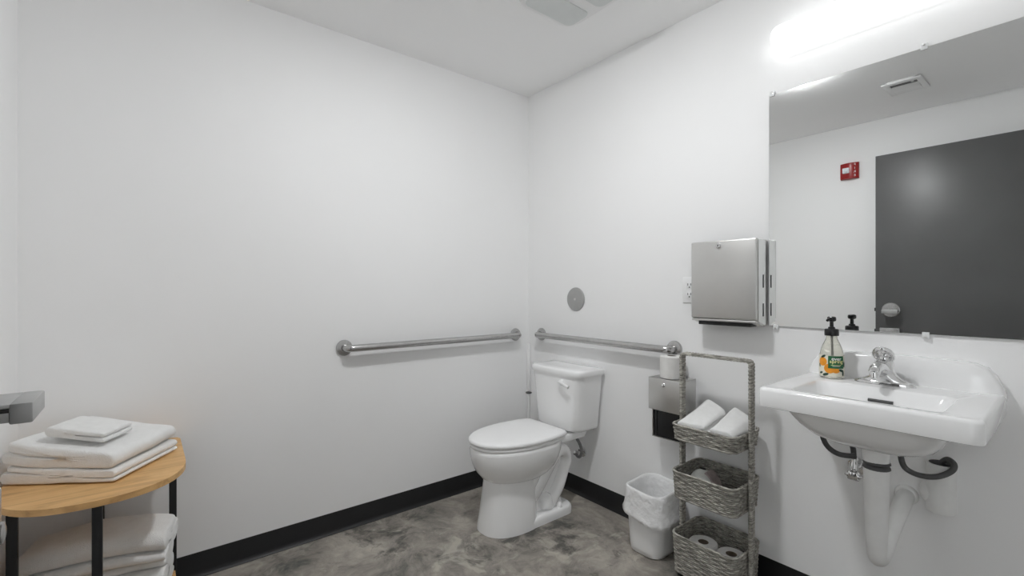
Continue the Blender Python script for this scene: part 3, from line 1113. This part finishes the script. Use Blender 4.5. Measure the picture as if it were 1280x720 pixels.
def raw_towel(name, label, path, th, x0, x1, axis, seed, amp, warp, cat='towel', nx=14, group=None):
    bm = bmesh.new()
    ribbon(bm, path, th, x0, x1, axis, nx, seed, amp, warp)
    o = finish(name, bm, M_towel, angle=180)
    sd = o.modifiers.new('Subdivision', 'SUBSURF'); sd.levels = 1; sd.render_levels = 2
    return tag(o, label, cat, group)


put(raw_towel('bath_towel', 'lower of two folded white bath towels on the oak table top', fold_path(-0.158, 0.158, 0.0065, 3, 0.0062, 'right', 0.020), 0.0063, -0.148, 0.152, 'x', 1.3, 0.0030, fan(0.50)), *SXY, TZ + 0.003, SA)
put(raw_towel('bath_towel', 'upper of two folded white bath towels on the oak table top, under the washcloth', [(p[0], p[1] + 0.0395) for p in fold_path(-0.150, 0.150, 0.0125, 2, 0.0120, 'left', 0.022)], 0.0124, -0.148, 0.150, 'x', 5.1, 0.0062, fan(0.50)), *SXY, TZ + 0.004, SA)
put(raw_towel('washcloth', 'small folded white washcloth lying on top of the table towel stack', fold_path(-0.078, 0.078, 0.0085, 2, 0.0078, 'right', 0.004), 0.0078, -0.068, 0.068, 'x', 9.0, 0.0020, None, 'washcloth'), 0.288, -2.116, TZ + 0.1235, SA + R(4), R(-9.5))

# towels on the lower shelf, their layered ends facing right
LA, LXY = R(-10), (0.212, -2.080)


def mound(zr, k):
    def w(q):
        f = max(0.0, 1 - ((q.y + 0.02) / 0.23) ** 2)
        q.z = zr + (q.z - zr) * (0.62 + k * f ** 0.7)
        return q
    return w


put(raw_towel('bath_towel', 'lower folded white towel on the shelf under the oak table top', fold_path(-0.100, 0.098, 0.0135, 5, 0.0135, 'left', 0.03), 0.0134, -0.180, 0.176, 'y', 11.0, 0.004, None), *LXY, 0.125, LA)
put(raw_towel('bath_towel', 'thick folded white towel topmost on the shelf under the oak table top', fold_path(-0.102, 0.104, 0.0175, 3, 0.0175, 'right', 0.05), 0.0174, -0.192, 0.186, 'y', 14.0, 0.008, mound(0.0, 0.42)), *LXY, 0.277, LA)

# towels in the top basket
BZ = B_TOP[0] + 0.0065


def hump(zr, x0, x1, h, pk_=0.4):
    def w(q):
        u = min(max((q.x - x0) / (x1 - x0), 0), 1)
        f = u / pk_ if u < pk_ else (1 - u) / (1 - pk_)
        v = min(max((q.y + 0.23) / 0.17, 0), 1)
        q.z += h * (0.25 + 0.75 * max(f, 0.0) ** 0.7) * (v ** 0.9)
        return q
    return w


towel('hand_towel', 'left folded white hand towel in the top wicker basket, tallest in the middle', fold_path(1.236, 1.348, 0.0, 3, 0.0110, 'left', 0.01), 0.0112, -0.236, -0.052, axis='y', seed=21, amp=0.005, warp=hump(0, 1.228, 1.356, 0.070, 0.33), loc=BZ, nx=10)
towel('hand_towel', 'right folded white hand towel in the top wicker basket, fold facing the sink', fold_path(1.373, 1.457, 0.0, 3, 0.0108, 'right', 0.01), 0.0112, -0.240, -0.050, axis='y', seed=27, amp=0.005, warp=hump(0, 1.362, 1.468, 0.058, 0.20), loc=BZ, nx=10)

# ------------------------------------------------------------------ vanity light and mirror
vl = thing('vanity_light', 'long white glowing bar light on the wall above the mirror', 'light', (1.975, 0, 2.10))
finish('back_plate', nbox(1.58, 2.37, -0.018, 0.0, 2.115, 2.212, 0.004), M_enam, vl)
bm = bmesh.new()
RV = []
LX0, LX1, LZ, LH, LD = 1.528, 2.42, 2.163, 0.054, 0.098
NE = 9
st = []
for k in range(NE + 1):
    a = PI / 2 * k / NE
    st.append((LX0 + 0.040 * (1 - math.cos(a)), 0.30 + 0.70 * math.sin(a)))
for k in range(1, 12): st.append((LX0 + 0.04 + (LX1 - LX0 - 0.08) * k / 12, 1.0))
for k in range(NE, -1, -1):
    a = PI / 2 * k / NE
    st.append((LX1 - 0.040 * (1 - math.cos(a)), 0.30 + 0.70 * math.sin(a)))
for x, f in st:
    ring = []
    for j in range(21):
        a = -PI / 2 + PI * j / 20
        c, s = math.cos(a), math.sin(a)
        ring.append((x, -0.004 - LD * (0.25 + 0.75 * f) * abs(c) ** 0.8, LZ + LH * (0.55 + 0.45 * f) * math.copysign(abs(s) ** 0.8, s)))
    RV.append(ring)
rings(bm, RV)
finish('lens', bm, M_lampv, vl, angle=60)

MX0, MX1, MZ0, MZ1 = 1.499, 2.447, 1.045, 1.9735
mirror = thing('wall_mirror', 'large frameless rectangular mirror on the wall above the sink', 'mirror', ((MX0 + MX1) / 2, 0, MZ0))
bm = nbox(MX0, MX1, -0.0075, -0.0015, MZ0, MZ1, 0.0006, 1)
finish('glass', bm, M_mirror, mirror, smooth=False)
for x, z, s in ((1.512, MZ1, 1), (1.973, MZ1, 1), (2.434, MZ1, 1), (1.524, MZ0, -1), (1.977, MZ0, -1), (2.432, MZ0, -1)):
    bm = bmesh.new()
    z0, z1 = (z - 0.008, z + 0.013) if s > 0 else (z - 0.013, z + 0.008)
    box(bm, x - 0.009, x + 0.009, -0.0105, -0.0078, z0, z1, 0.001)
    box(bm, x - 0.009, x + 0.009, -0.0078, 0.0, z + (0.0005 if s > 0 else -0.013), z + (0.013 if s > 0 else -0.0005), 0.0005)
    cl = finish('mirror_clip', bm, M_clip, mirror)
    bm = bmesh.new()
    lathe(bm, [(0.0035, -0.0104), (0.0035, -0.0122), (0.002, -0.013)], (x, 0, z + s * 0.008), 'y', 12)
    finish('clip_screw', bm, M_steel, cl)

# ------------------------------------------------------------------ sink
SX0, SX1, SYF, SZ = 1.650, 2.157, -0.470, 0.885
SC = (SX0 + SX1) / 2
sink = thing('wall_sink', 'white porcelain wall-hung sink with tall back ledge under the mirror', 'sink', (SC, 0, 0.68))
bm = bmesh.new()


def srect(x0, x1, y0, y1, r, z):
    return [(x, y, z) for x, y in rrect(x0, x1, y0, y1, r, 8)]


body = []
# underside bowl from the bottom up
for z, x0, x1, y0, y1, r in ((0.720, 1.86, 1.95, -0.28, -0.20, 0.035), (0.722, 1.82, 1.985, -0.325, -0.16, 0.06), (0.730, 1.785, 2.020, -0.36, -0.135, 0.075),
                             (0.748, 1.755, 2.047, -0.395, -0.115, 0.080), (0.775, 1.730, 2.068, -0.42, -0.10, 0.080), (0.802, 1.712, 2.082, -0.437, -0.09, 0.08),
                             (0.818, 1.702, 2.092, -0.445, -0.08, 0.078), (0.8235, 1.694, 2.100, -0.449, -0.07, 0.075)):
    body.append(srect(x0, x1, y0, y1, r, z))
for z, g, r in ((0.8235, 0.006, 0.026), (0.826, 0.001, 0.027), (0.832, 0.000, 0.028), (0.874, 0.000, 0.028), (0.881, 0.003, 0.027), (0.8845, 0.009, 0.025), (0.885, 0.016, 0.022)):
    body.append(srect(SX0 + g, SX1 - g, SYF + g, 0.0 - 0.0005 * 0 - (0.0 if g < 0.002 else 0.0) - 0.001, r if True else 0, z))
# basin
BX0, BX1, BY0, BY1 = 1.727, 2.082, -0.438, -0.185
for z, g, r in ((0.885, 0.0, 0.030), (0.883, 0.004, 0.030), (0.876, 0.009, 0.032), (0.850, 0.018, 0.040), (0.805, 0.034, 0.055), (0.775, 0.055, 0.060), (0.760, 0.085, 0.036)):
    body.append(srect(BX0 + g, BX1 - g, BY0 + g, BY1 - g * 1.15, r, z))
rings(bm, body)
# back ledge
prof = [(SX0, 0.862), (SX0, 0.886), (SX0 + 0.004, 0.900), (SX0 + 0.018, 0.934), (SX0 + 0.036, 0.957), (SX0 + 0.062, 0.968), (SX0 + 0.11, 0.9715), (SC, 0.974)]
prof = prof + [(2 * SC - x, z) for x, z in reversed(prof[:-1])]


def ledge_ring(y, sh):
    out = []
    for x, z in prof:
        zz = z - sh * max(0, min(1, (z - 0.88) / 0.09))
        xx = x + (sh * 0.8 if x < SC else -sh * 0.8) * (1 if z < 0.97 else 0.3)
        out.append((xx, y, zz))
    return out


rings(bm, [ledge_ring(-0.0008, 0.001), ledge_ring(-0.030, 0.0), ledge_ring(-0.040, 0.003), ledge_ring(-0.046, 0.010), ledge_ring(-0.054, 0.045), ledge_ring(-0.064, 0.080)])
# outlet neck
lathe(bm, [(0.040, 0.725), (0.036, 0.700), (0.033, 0.672)], (1.904, -0.25, 0), 'z', 28)
finish('basin', bm, M_porc, sink, angle=45)
bm = bmesh.new()
tube(bm, [(1.874, -0.2075, 0.846), (1.936, -0.2075, 0.846)], 0.0050, 12)
finish('overflow_slot', bm, mat('slot_grey', (0.06, 0.06, 0.06), rough=0.3, var=0.1), sink)
bm = bmesh.new()
lathe(bm, [(0.022, 0.7605), (0.022, 0.7625), (0.016, 0.7635), (0.012, 0.761)], (1.905, -0.31, 0), 'z', 24)
finish('drain', bm, M_chrome, sink)

# faucet
FX, FY = 1.893, -0.112
fc = thing('faucet', 'chrome single-lever faucet on the sink deck beside the soap bottle', 'faucet', (FX, FY, SZ))
bm = bmesh.new()
RB = []
for z, k in ((SZ, 1.0), (SZ + 0.006, 1.0), (SZ + 0.011, 0.93), (SZ + 0.014, 0.80)):
    RB.append([(FX + x * k, FY + y * k, z) for x, y in sellipse(0, 0, 0.080, 0.026, 2.3, 44)])
rings(bm, RB)
RB = []
for z, hx, hy in ((SZ + 0.006, 0.078, 0.024), (SZ + 0.012, 0.066, 0.024), (SZ + 0.018, 0.052, 0.026), (SZ + 0.026, 0.040, 0.027), (SZ + 0.036, 0.031, 0.028), (SZ + 0.050, 0.027, 0.028),
                  (SZ + 0.064, 0.026, 0.027), (SZ + 0.074, 0.024, 0.025), (SZ + 0.080, 0.018, 0.018), (SZ + 0.083, 0.008, 0.008)):
    RB.append([(FX + x, FY + y, z) for x, y in sellipse(0, 0, hx, hy, 2.0, 44)])
rings(bm, RB)
finish('body', bm, M_chrome, fc, angle=60)
bm = bmesh.new()
p = smooth_path([(FX, FY - 0.005, SZ + 0.040), (FX, FY - 0.035, SZ + 0.056), (FX, FY - 0.070, SZ + 0.063), (FX, FY - 0.098, SZ + 0.058), (FX, FY - 0.112, SZ + 0.047)], 6)
tube(bm, p, [0.021 - 0.006 * i / (len(p) - 1) for i in range(len(p))], 18)
lathe(bm, [(0.0125, -0.006), (0.0125, 0.010), (0.010, 0.014)], (FX, FY - 0.108, SZ + 0.040), 'z', 18)
finish('spout', bm, M_chrome, fc, angle=60)
bm = bmesh.new()
# paddle lever: a closed loop rising forward from the cap, with a web inside
lp = []
for k in range(28):
    a = 2 * PI * k / 28
    w = 0.0235 * math.sin(a) * (1 + 0.15 * math.cos(a))
    l = 0.040 - 0.036 * math.cos(a)
    lp.append((FX + w, FY + 0.014 - l * 0.62, SZ + 0.070 + l * 0.62 + 0.004 * math.sin(a) ** 2))
tube(bm, lp, 0.0062, 10, closed=True)
VS = [bm.verts.new((p[0], p[1] + 0.003, p[2] - 0.002)) for p in lp]
bm.faces.new(VS)
VS2 = [bm.verts.new((p[0], p[1] + 0.006, p[2] + 0.001)) for p in lp]
bm.faces.new(VS2[::-1])
lathe(bm, [(0.016, 0.0), (0.015, 0.010), (0.010, 0.018), (0.003, 0.021)], (FX, FY + 0.002, SZ + 0.078), 'z', 20)
finish('lever', bm, M_chrome, fc, angle=60)

# soap bottle
BXc, BYc = 1.749, -0.117
sb = thing('soap_bottle', 'clear soap bottle with black pump and green and orange label on the sink', 'soap bottle', (BXc, BYc, SZ))
bprof = [(0.028, 0.0005), (0.0340, 0.002), (0.0355, 0.008), (0.0365, 0.03), (0.0365, 0.062), (0.0350, 0.080), (0.0315, 0.098), (0.0262, 0.114), (0.0200, 0.128), (0.0165, 0.137), (0.0155, 0.147)]


def brad(h):
    for (r0, h0), (r1, h1) in zip(bprof, bprof[1:]):
        if h0 <= h <= h1:
            return r0 + (r1 - r0) * (h - h0) / (h1 - h0)
    return bprof[-1][0]


bm = bmesh.new()
inner = [(r - 0.0018, max(h, 0.003)) for r, h in reversed(bprof)]
lathe(bm, bprof + inner[:1] and bprof, (BXc, BYc, SZ), 'z', 40)
finish('bottle', bm, M_bottle, sb, angle=60)
bm = bmesh.new()
lathe(bm, [(0.0205, 0.146), (0.0212, 0.148), (0.0212, 0.166), (0.0190, 0.169), (0.0110, 0.170), (0.0095, 0.176), (0.006, 0.177), (0.0055, 0.196)], (BXc, BYc, SZ), 'z', 28)
lathe(bm, [(0.006, 0.194), (0.0125, 0.197), (0.0135, 0.203), (0.0125, 0.210), (0.008, 0.212)], (BXc, BYc, SZ), 'z', 24)
tube(bm, [(BXc, BYc, SZ + 0.204), (BXc - 0.002, BYc - 0.024, SZ + 0.2035), (BXc - 0.003, BYc - 0.033, SZ + 0.199)], 0.0042, 10)
finish('pump', bm, M_blkpl, sb, angle=50)
bm = bmesh.new()
tube(bm, [(BXc, BYc, SZ + 0.15), (BXc + 0.004, BYc, SZ + 0.012)], 0.003, 8)
finish('dip_tube', bm, M_plas, sb)
# wrapped label; arc coordinate a (metres along the wrap, 0 = facing the camera side), height h above deck
phi0 = math.atan2(-1.981 - BYc, 2.3071 - BXc)


def wrapf(eps):
    def f(co):
        h = co.y
        r = brad(h) + eps
        a = phi0 + co.x / 0.0365
        return Vector((BXc + r * math.cos(a), BYc + r * math.sin(a), SZ + h))
    return f


def grid(a0, a1, h0, h1, na, nh):
    g = bmesh.new()
    V = [[g.verts.new((a0 + (a1 - a0) * i / na, h0 + (h1 - h0) * j / nh, 0)) for j in range(nh + 1)] for i in range(na + 1)]
    for i in range(na):
        for j in range(nh):
            g.faces.new((V[i][j], V[i + 1][j], V[i + 1][j + 1], V[i][j + 1]))
    return g


def disc(a, h, ra, rh, rot=0.0, n=24):
    g = bmesh.new()
    for q in range(4):
        pass
    prev = None
    rr = [[g.verts.new((a + f * (ra * math.cos(2 * PI * k / n) * math.cos(rot) - rh * math.sin(2 * PI * k / n) * math.sin(rot)),
                        h + f * (ra * math.cos(2 * PI * k / n) * math.sin(rot) + rh * math.sin(2 * PI * k / n) * math.cos(rot)), 0)) for k in range(n)] for f in (0.05, 0.35, 0.7, 1.0)]
    g.faces.new(rr[0])
    for A_, B_ in zip(rr, rr[1:]):
        for k in range(n):
            g.faces.new((A_[k], A_[(k + 1) % n], B_[(k + 1) % n], B_[k]))
    return g


lab = bmesh.new()
merge(lab, grid(-0.085, 0.085, 0.009, 0.080, 44, 6), 0, wrapf(0.0006))
for a, h, ra, rh in ((-0.028, 0.058, 0.0145, 0.015), (-0.006, 0.036, 0.0165, 0.0165), (0.012, 0.030, 0.012, 0.009)):
    merge(lab, disc(a, h, ra, rh), 2, wrapf(0.0009 + 0.0001 * a))
merge(lab, grid(-0.010, 0.038, 0.037, 0.079, 14, 5), 1, wrapf(0.0013))
for a, h, ra, rh, ro in ((-0.026, 0.076, 0.009, 0.004, 0.5), (-0.034, 0.019, 0.007, 0.0035, 0.4), (-0.018, 0.015, 0.010, 0.0045, 0.35), (0.030, 0.030, 0.010, 0.0045, -0.4), (0.037, 0.020, 0.0045, 0.009, 0.1), (-0.040, 0.044, 0.003, 0.007, 0.2), (0.042, 0.05, 0.004, 0.010, 0.0)):
    merge(lab, disc(a, h, ra, rh, ro, 16), 3, wrapf(0.0011))
t_ = text_bm('ever', 0.0165); merge(lab, t_, 4, lambda c: wrapf(0.0017)(Vector((c.x + 0.014, c.y + 0.0695, 0))))
t_ = text_bm('spring', 0.0165); merge(lab, t_, 5, lambda c: wrapf(0.0017)(Vector((c.x + 0.014, c.y + 0.0605, 0))))
merge(lab, grid(-0.002, 0.028, 0.0475, 0.0490, 6, 1), 5, wrapf(0.0016))
merge(lab, grid(0.002, 0.024, 0.0440, 0.0452, 6, 1), 4, wrapf(0.0016))
lo = finish('label', lab, [M_cream, M_green, M_orange, M_leaf, M_wht, M_lemon], sb, angle=80)

# ------------------------------------------------------------------ plumbing under the sink
trap = thing('trap_cover', 'white insulated drain trap cover hanging under the sink bowl', 'pipe cover', (1.895, -0.25, 0.34))
bm = bmesh.new()
p = smooth_path([(1.905, -0.25, 0.652), (1.905, -0.25, 0.56), (1.905, -0.25, 0.47), (1.905, -0.249, 0.41), (1.906, -0.238, 0.376), (1.909, -0.198, 0.382), (1.915, -0.135, 0.432), (1.923, -0.07, 0.478), (1.928, -0.004, 0.510)], 7)
n = len(p)
tube(bm, p, [0.033 - 0.009 * min(1, i / 26) for i in range(n)], 22)
finish('pipe_jacket', bm, M_insul, trap, angle=60)
bm = bmesh.new()
lathe(bm, [(0.033, 0.674), (0.035, 0.667), (0.029, 0.662), (0.034, 0.657), (0.035, 0.652), (0.030, 0.648)], (1.905, -0.25, 0), 'z', 24)
finish('coupling', bm, M_rubber, trap)
bm = bmesh.new()
lathe(bm, [(0.032, 0.0), (0.032, -0.004), (0.029, -0.010), (0.025, -0.012)], (1.928, 0, 0.510), 'y', 28)
finish('wall_collar', bm, M_insul, trap)

vc = thing('valve_cover', 'white plastic valve cover on the wall under the right of the sink', 'pipe cover', (2.01, -0.04, 0.50))
bm = bmesh.new()
tube(bm, [(2.020, -0.050, 0.502), (2.020, -0.050, 0.512), (2.020, -0.050, 0.60), (2.021, -0.050, 0.652)], [0.033, 0.036, 0.036, 0.037], 24)
lathe(bm, [(0.038, -0.002), (0.042, -0.012), (0.042, -0.035), (0.037, -0.058), (0.024, -0.072), (0.008, -0.077)], (2.006, 0, 0.556), 'y', 28)
finish('jacket', bm, M_insul, vc, angle=55)
bm = bmesh.new()
lathe(bm, [(0.030, 0.6525), (0.030, 0.6535)], (2.021, -0.050, 0), 'z', 20)
finish('opening', bm, M_dark, vc)

h1 = thing('supply_hose', 'dark grey insulated hose from sink underside into the white valve cover', 'hose', (1.98, -0.12, 0.64))
bm = bmesh.new()
tube(bm, smooth_path([(1.945, -0.155, 0.715), (1.944, -0.155, 0.672), (1.955, -0.150, 0.640), (1.985, -0.135, 0.625), (2.020, -0.115, 0.627), (2.048, -0.090, 0.645), (2.052, -0.070, 0.662), (2.036, -0.055, 0.670), (2.021, -0.050, 0.6555)], 8), 0.0080, 14)
finish('hose', bm, M_rubber, h1, angle=60)
h2 = thing('supply_hose', 'dark grey insulated hose curving to the chrome valve under the left of the sink', 'hose', (1.78, -0.12, 0.62))
bm = bmesh.new()
tube(bm, smooth_path([(1.742, -0.170, 0.720), (1.738, -0.165, 0.685), (1.748, -0.150, 0.652), (1.772, -0.135, 0.632), (1.800, -0.115, 0.628), (1.815, -0.105, 0.632)], 8), 0.0085, 14)
finish('hose', bm, M_rubber, h2, angle=60)
sv = thing('stop_valve', 'small chrome stop valve on the wall under the left of the sink', 'valve', (1.795, -0.03, 0.56))
bm = bmesh.new()
lathe(bm, [(0.030, -0.0005), (0.029, -0.006), (0.012, -0.009), (0.012, -0.05)], (1.795, 0, 0.565), 'y', 24)
lathe(bm, [(0.012, 0.540), (0.014, 0.545), (0.014, 0.585), (0.010, 0.592), (0.010, 0.604)], (1.795, -0.050, 0), 'z', 18)
finish('valve_body', bm, M_chrome, sv)
bm = bmesh.new()
RK = []
for y, k in ((-0.066, 0.7), (-0.070, 1.0), (-0.082, 1.0), (-0.087, 0.7)):
    RK.append([(1.802 + x * k, y, 0.553 + z * k) for x, z in [(0.024 * math.cos(a) * (1 + 0.10 * math.cos(6 * a)), 0.017 * math.sin(a) * (1 + 0.10 * math.cos(6 * a))) for a in (2 * PI * j / 36 for j in range(36))]])
rings(bm, RK)
lathe(bm, [(0.007, -0.045), (0.007, -0.07)], (1.800, 0, 0.556), 'y', 12)
finish('knob', bm, M_chrome, sv, angle=50)
bm = bmesh.new()
tube(bm, smooth_path([(1.795, -0.050, 0.600), (1.794, -0.055, 0.640), (1.785, -0.075, 0.675), (1.770, -0.105, 0.715)], 6), 0.0085, 12)
finish('riser', bm, M_rubber, sv, angle=60)

# ------------------------------------------------------------------ ceiling items
fan_ = thing('exhaust_fan', 'white square exhaust fan cover with two grey panels on the ceiling', 'fan', (0.925, -0.545, RZ))
bm = bmesh.new()
RF = []
for z, g in ((RZ, 0.0), (RZ - 0.006, 0.0), (RZ - 0.014, 0.006), (RZ - 0.018, 0.016)):
    RF.append([(x, y, z) for x, y in rrect(0.735 + g, 1.115 - g, -0.725 + g, -0.372 - g, 0.075 - g * 0.5, 8)])
rings(bm, RF)
finish('cover', bm, M_enam, fan_, angle=40)
for x0, x1 in ((0.766, 0.898), (0.952, 1.084)):
    bm = bmesh.new()
    prism(bm, rrect(x0, x1, -0.690, -0.402, 0.030, 5), RZ - 0.0215, RZ - 0.016, 0.001)
    finish('grille_panel', bm, M_grill, fan_)

vent = thing('ceiling_vent', 'small white ceiling vent with one dark slot, seen in the mirror', 'vent', (1.595, -1.725, RZ))
bm = bmesh.new()
box(bm, 1.500, 1.690, -1.640, -1.598, RZ - 0.012, RZ, 0.002)
box(bm, 1.500, 1.690, -1.850, -1.700, RZ - 0.006, RZ, 0.002)
box(bm, 1.500, 1.530, -1.850, -1.598, RZ - 0.008, RZ, 0.002)
box(bm, 1.660, 1.690, -1.850, -1.598, RZ - 0.008, RZ, 0.002)
rings(bm, [[(x, -1.700, RZ - 0.004), (x, -1.745, RZ - 0.014), (x, -1.79, RZ - 0.010), (x, -1.80, RZ - 0.003)] for x in (1.53, 1.66)])
finish('frame', bm, M_enam, vent)
finish('slot', nbox(1.530, 1.660, -1.702, -1.638, RZ - 0.003, RZ - 0.0005), mat('vent_dark', (0.16, 0.16, 0.16), rough=0.7), vent, smooth=False)
bm = bmesh.new()
lathe(bm, [(0.005, RZ - 0.012), (0.007, RZ - 0.010), (0.007, RZ - 0.002)], (1.640, -1.655, 0), 'z', 12)
finish('screw', bm, M_wht, vent)

LMX, LMY = 1.225, -1.098
cl_ = thing('ceiling_light', 'round flush white lamp on the ceiling, glimpsed at the mirror top edge', 'light', (LMX, LMY, RZ))
bm = bmesh.new()
lathe(bm, [(0.098, RZ), (0.098, RZ - 0.005), (0.090, RZ - 0.007)], (LMX, LMY, 0), 'z', 48)
finish('rim', bm, M_enam, cl_)
bm = bmesh.new()
lathe(bm, [(0.088, RZ - 0.006), (0.088, RZ - 0.017), (0.084, RZ - 0.021), (0.02, RZ - 0.022)], (LMX, LMY, 0), 'z', 48)
finish('diffuser', bm, M_lampc, cl_)

# ------------------------------------------------------------------ fire alarm strobe on the front wall (seen in the mirror)
fa = thing('fire_alarm', 'red fire alarm strobe on the wall beside the grey door, seen in the mirror', 'fire alarm', (1.146, RY, 2.108))
AX0, AX1, AZ0, AZ1 = 1.088, 1.206, 2.046, 2.170
bm = bmesh.new()
RA = []
for i in range(13):
    t = i / 12
    x = AX0 + (AX1 - AX0) * t
    y = RY + 0.018 + 0.020 * math.sin(PI * t)
    RA.append([(x, RY, AZ0), (x, y, AZ0 + 0.003), (x, y + 0.002, AZ0 + 0.02), (x, y + 0.002, AZ1 - 0.02), (x, y, AZ1 - 0.003), (x, RY, AZ1)])
rings(bm, RA)
finish('housing', bm, M_red, fa, angle=45)
bm = nbox(1.108, 1.152, RY + 0.034, RY + 0.050, 2.088, 2.130, 0.006, 3)
box(bm, 1.122, 1.144, RY + 0.05, RY + 0.058, 2.098, 2.122, 0.003)
finish('strobe_lens', bm, M_strobe, fa)
bm = bmesh.new()
for i, ch in enumerate('FIRE'):
    t_ = text_bm(ch, 0.023)
    zc = 2.150 - 0.0275 * i
    merge(bm, t_, 0, lambda c, zc=zc: Vector((1.185 - c.x, RY + 0.0205 + 0.0200 * math.sin(PI * (1.185 - c.x - AX0) / (AX1 - AX0)), zc + c.y)))
finish('lettering', bm, M_wht, fa, smooth=False)
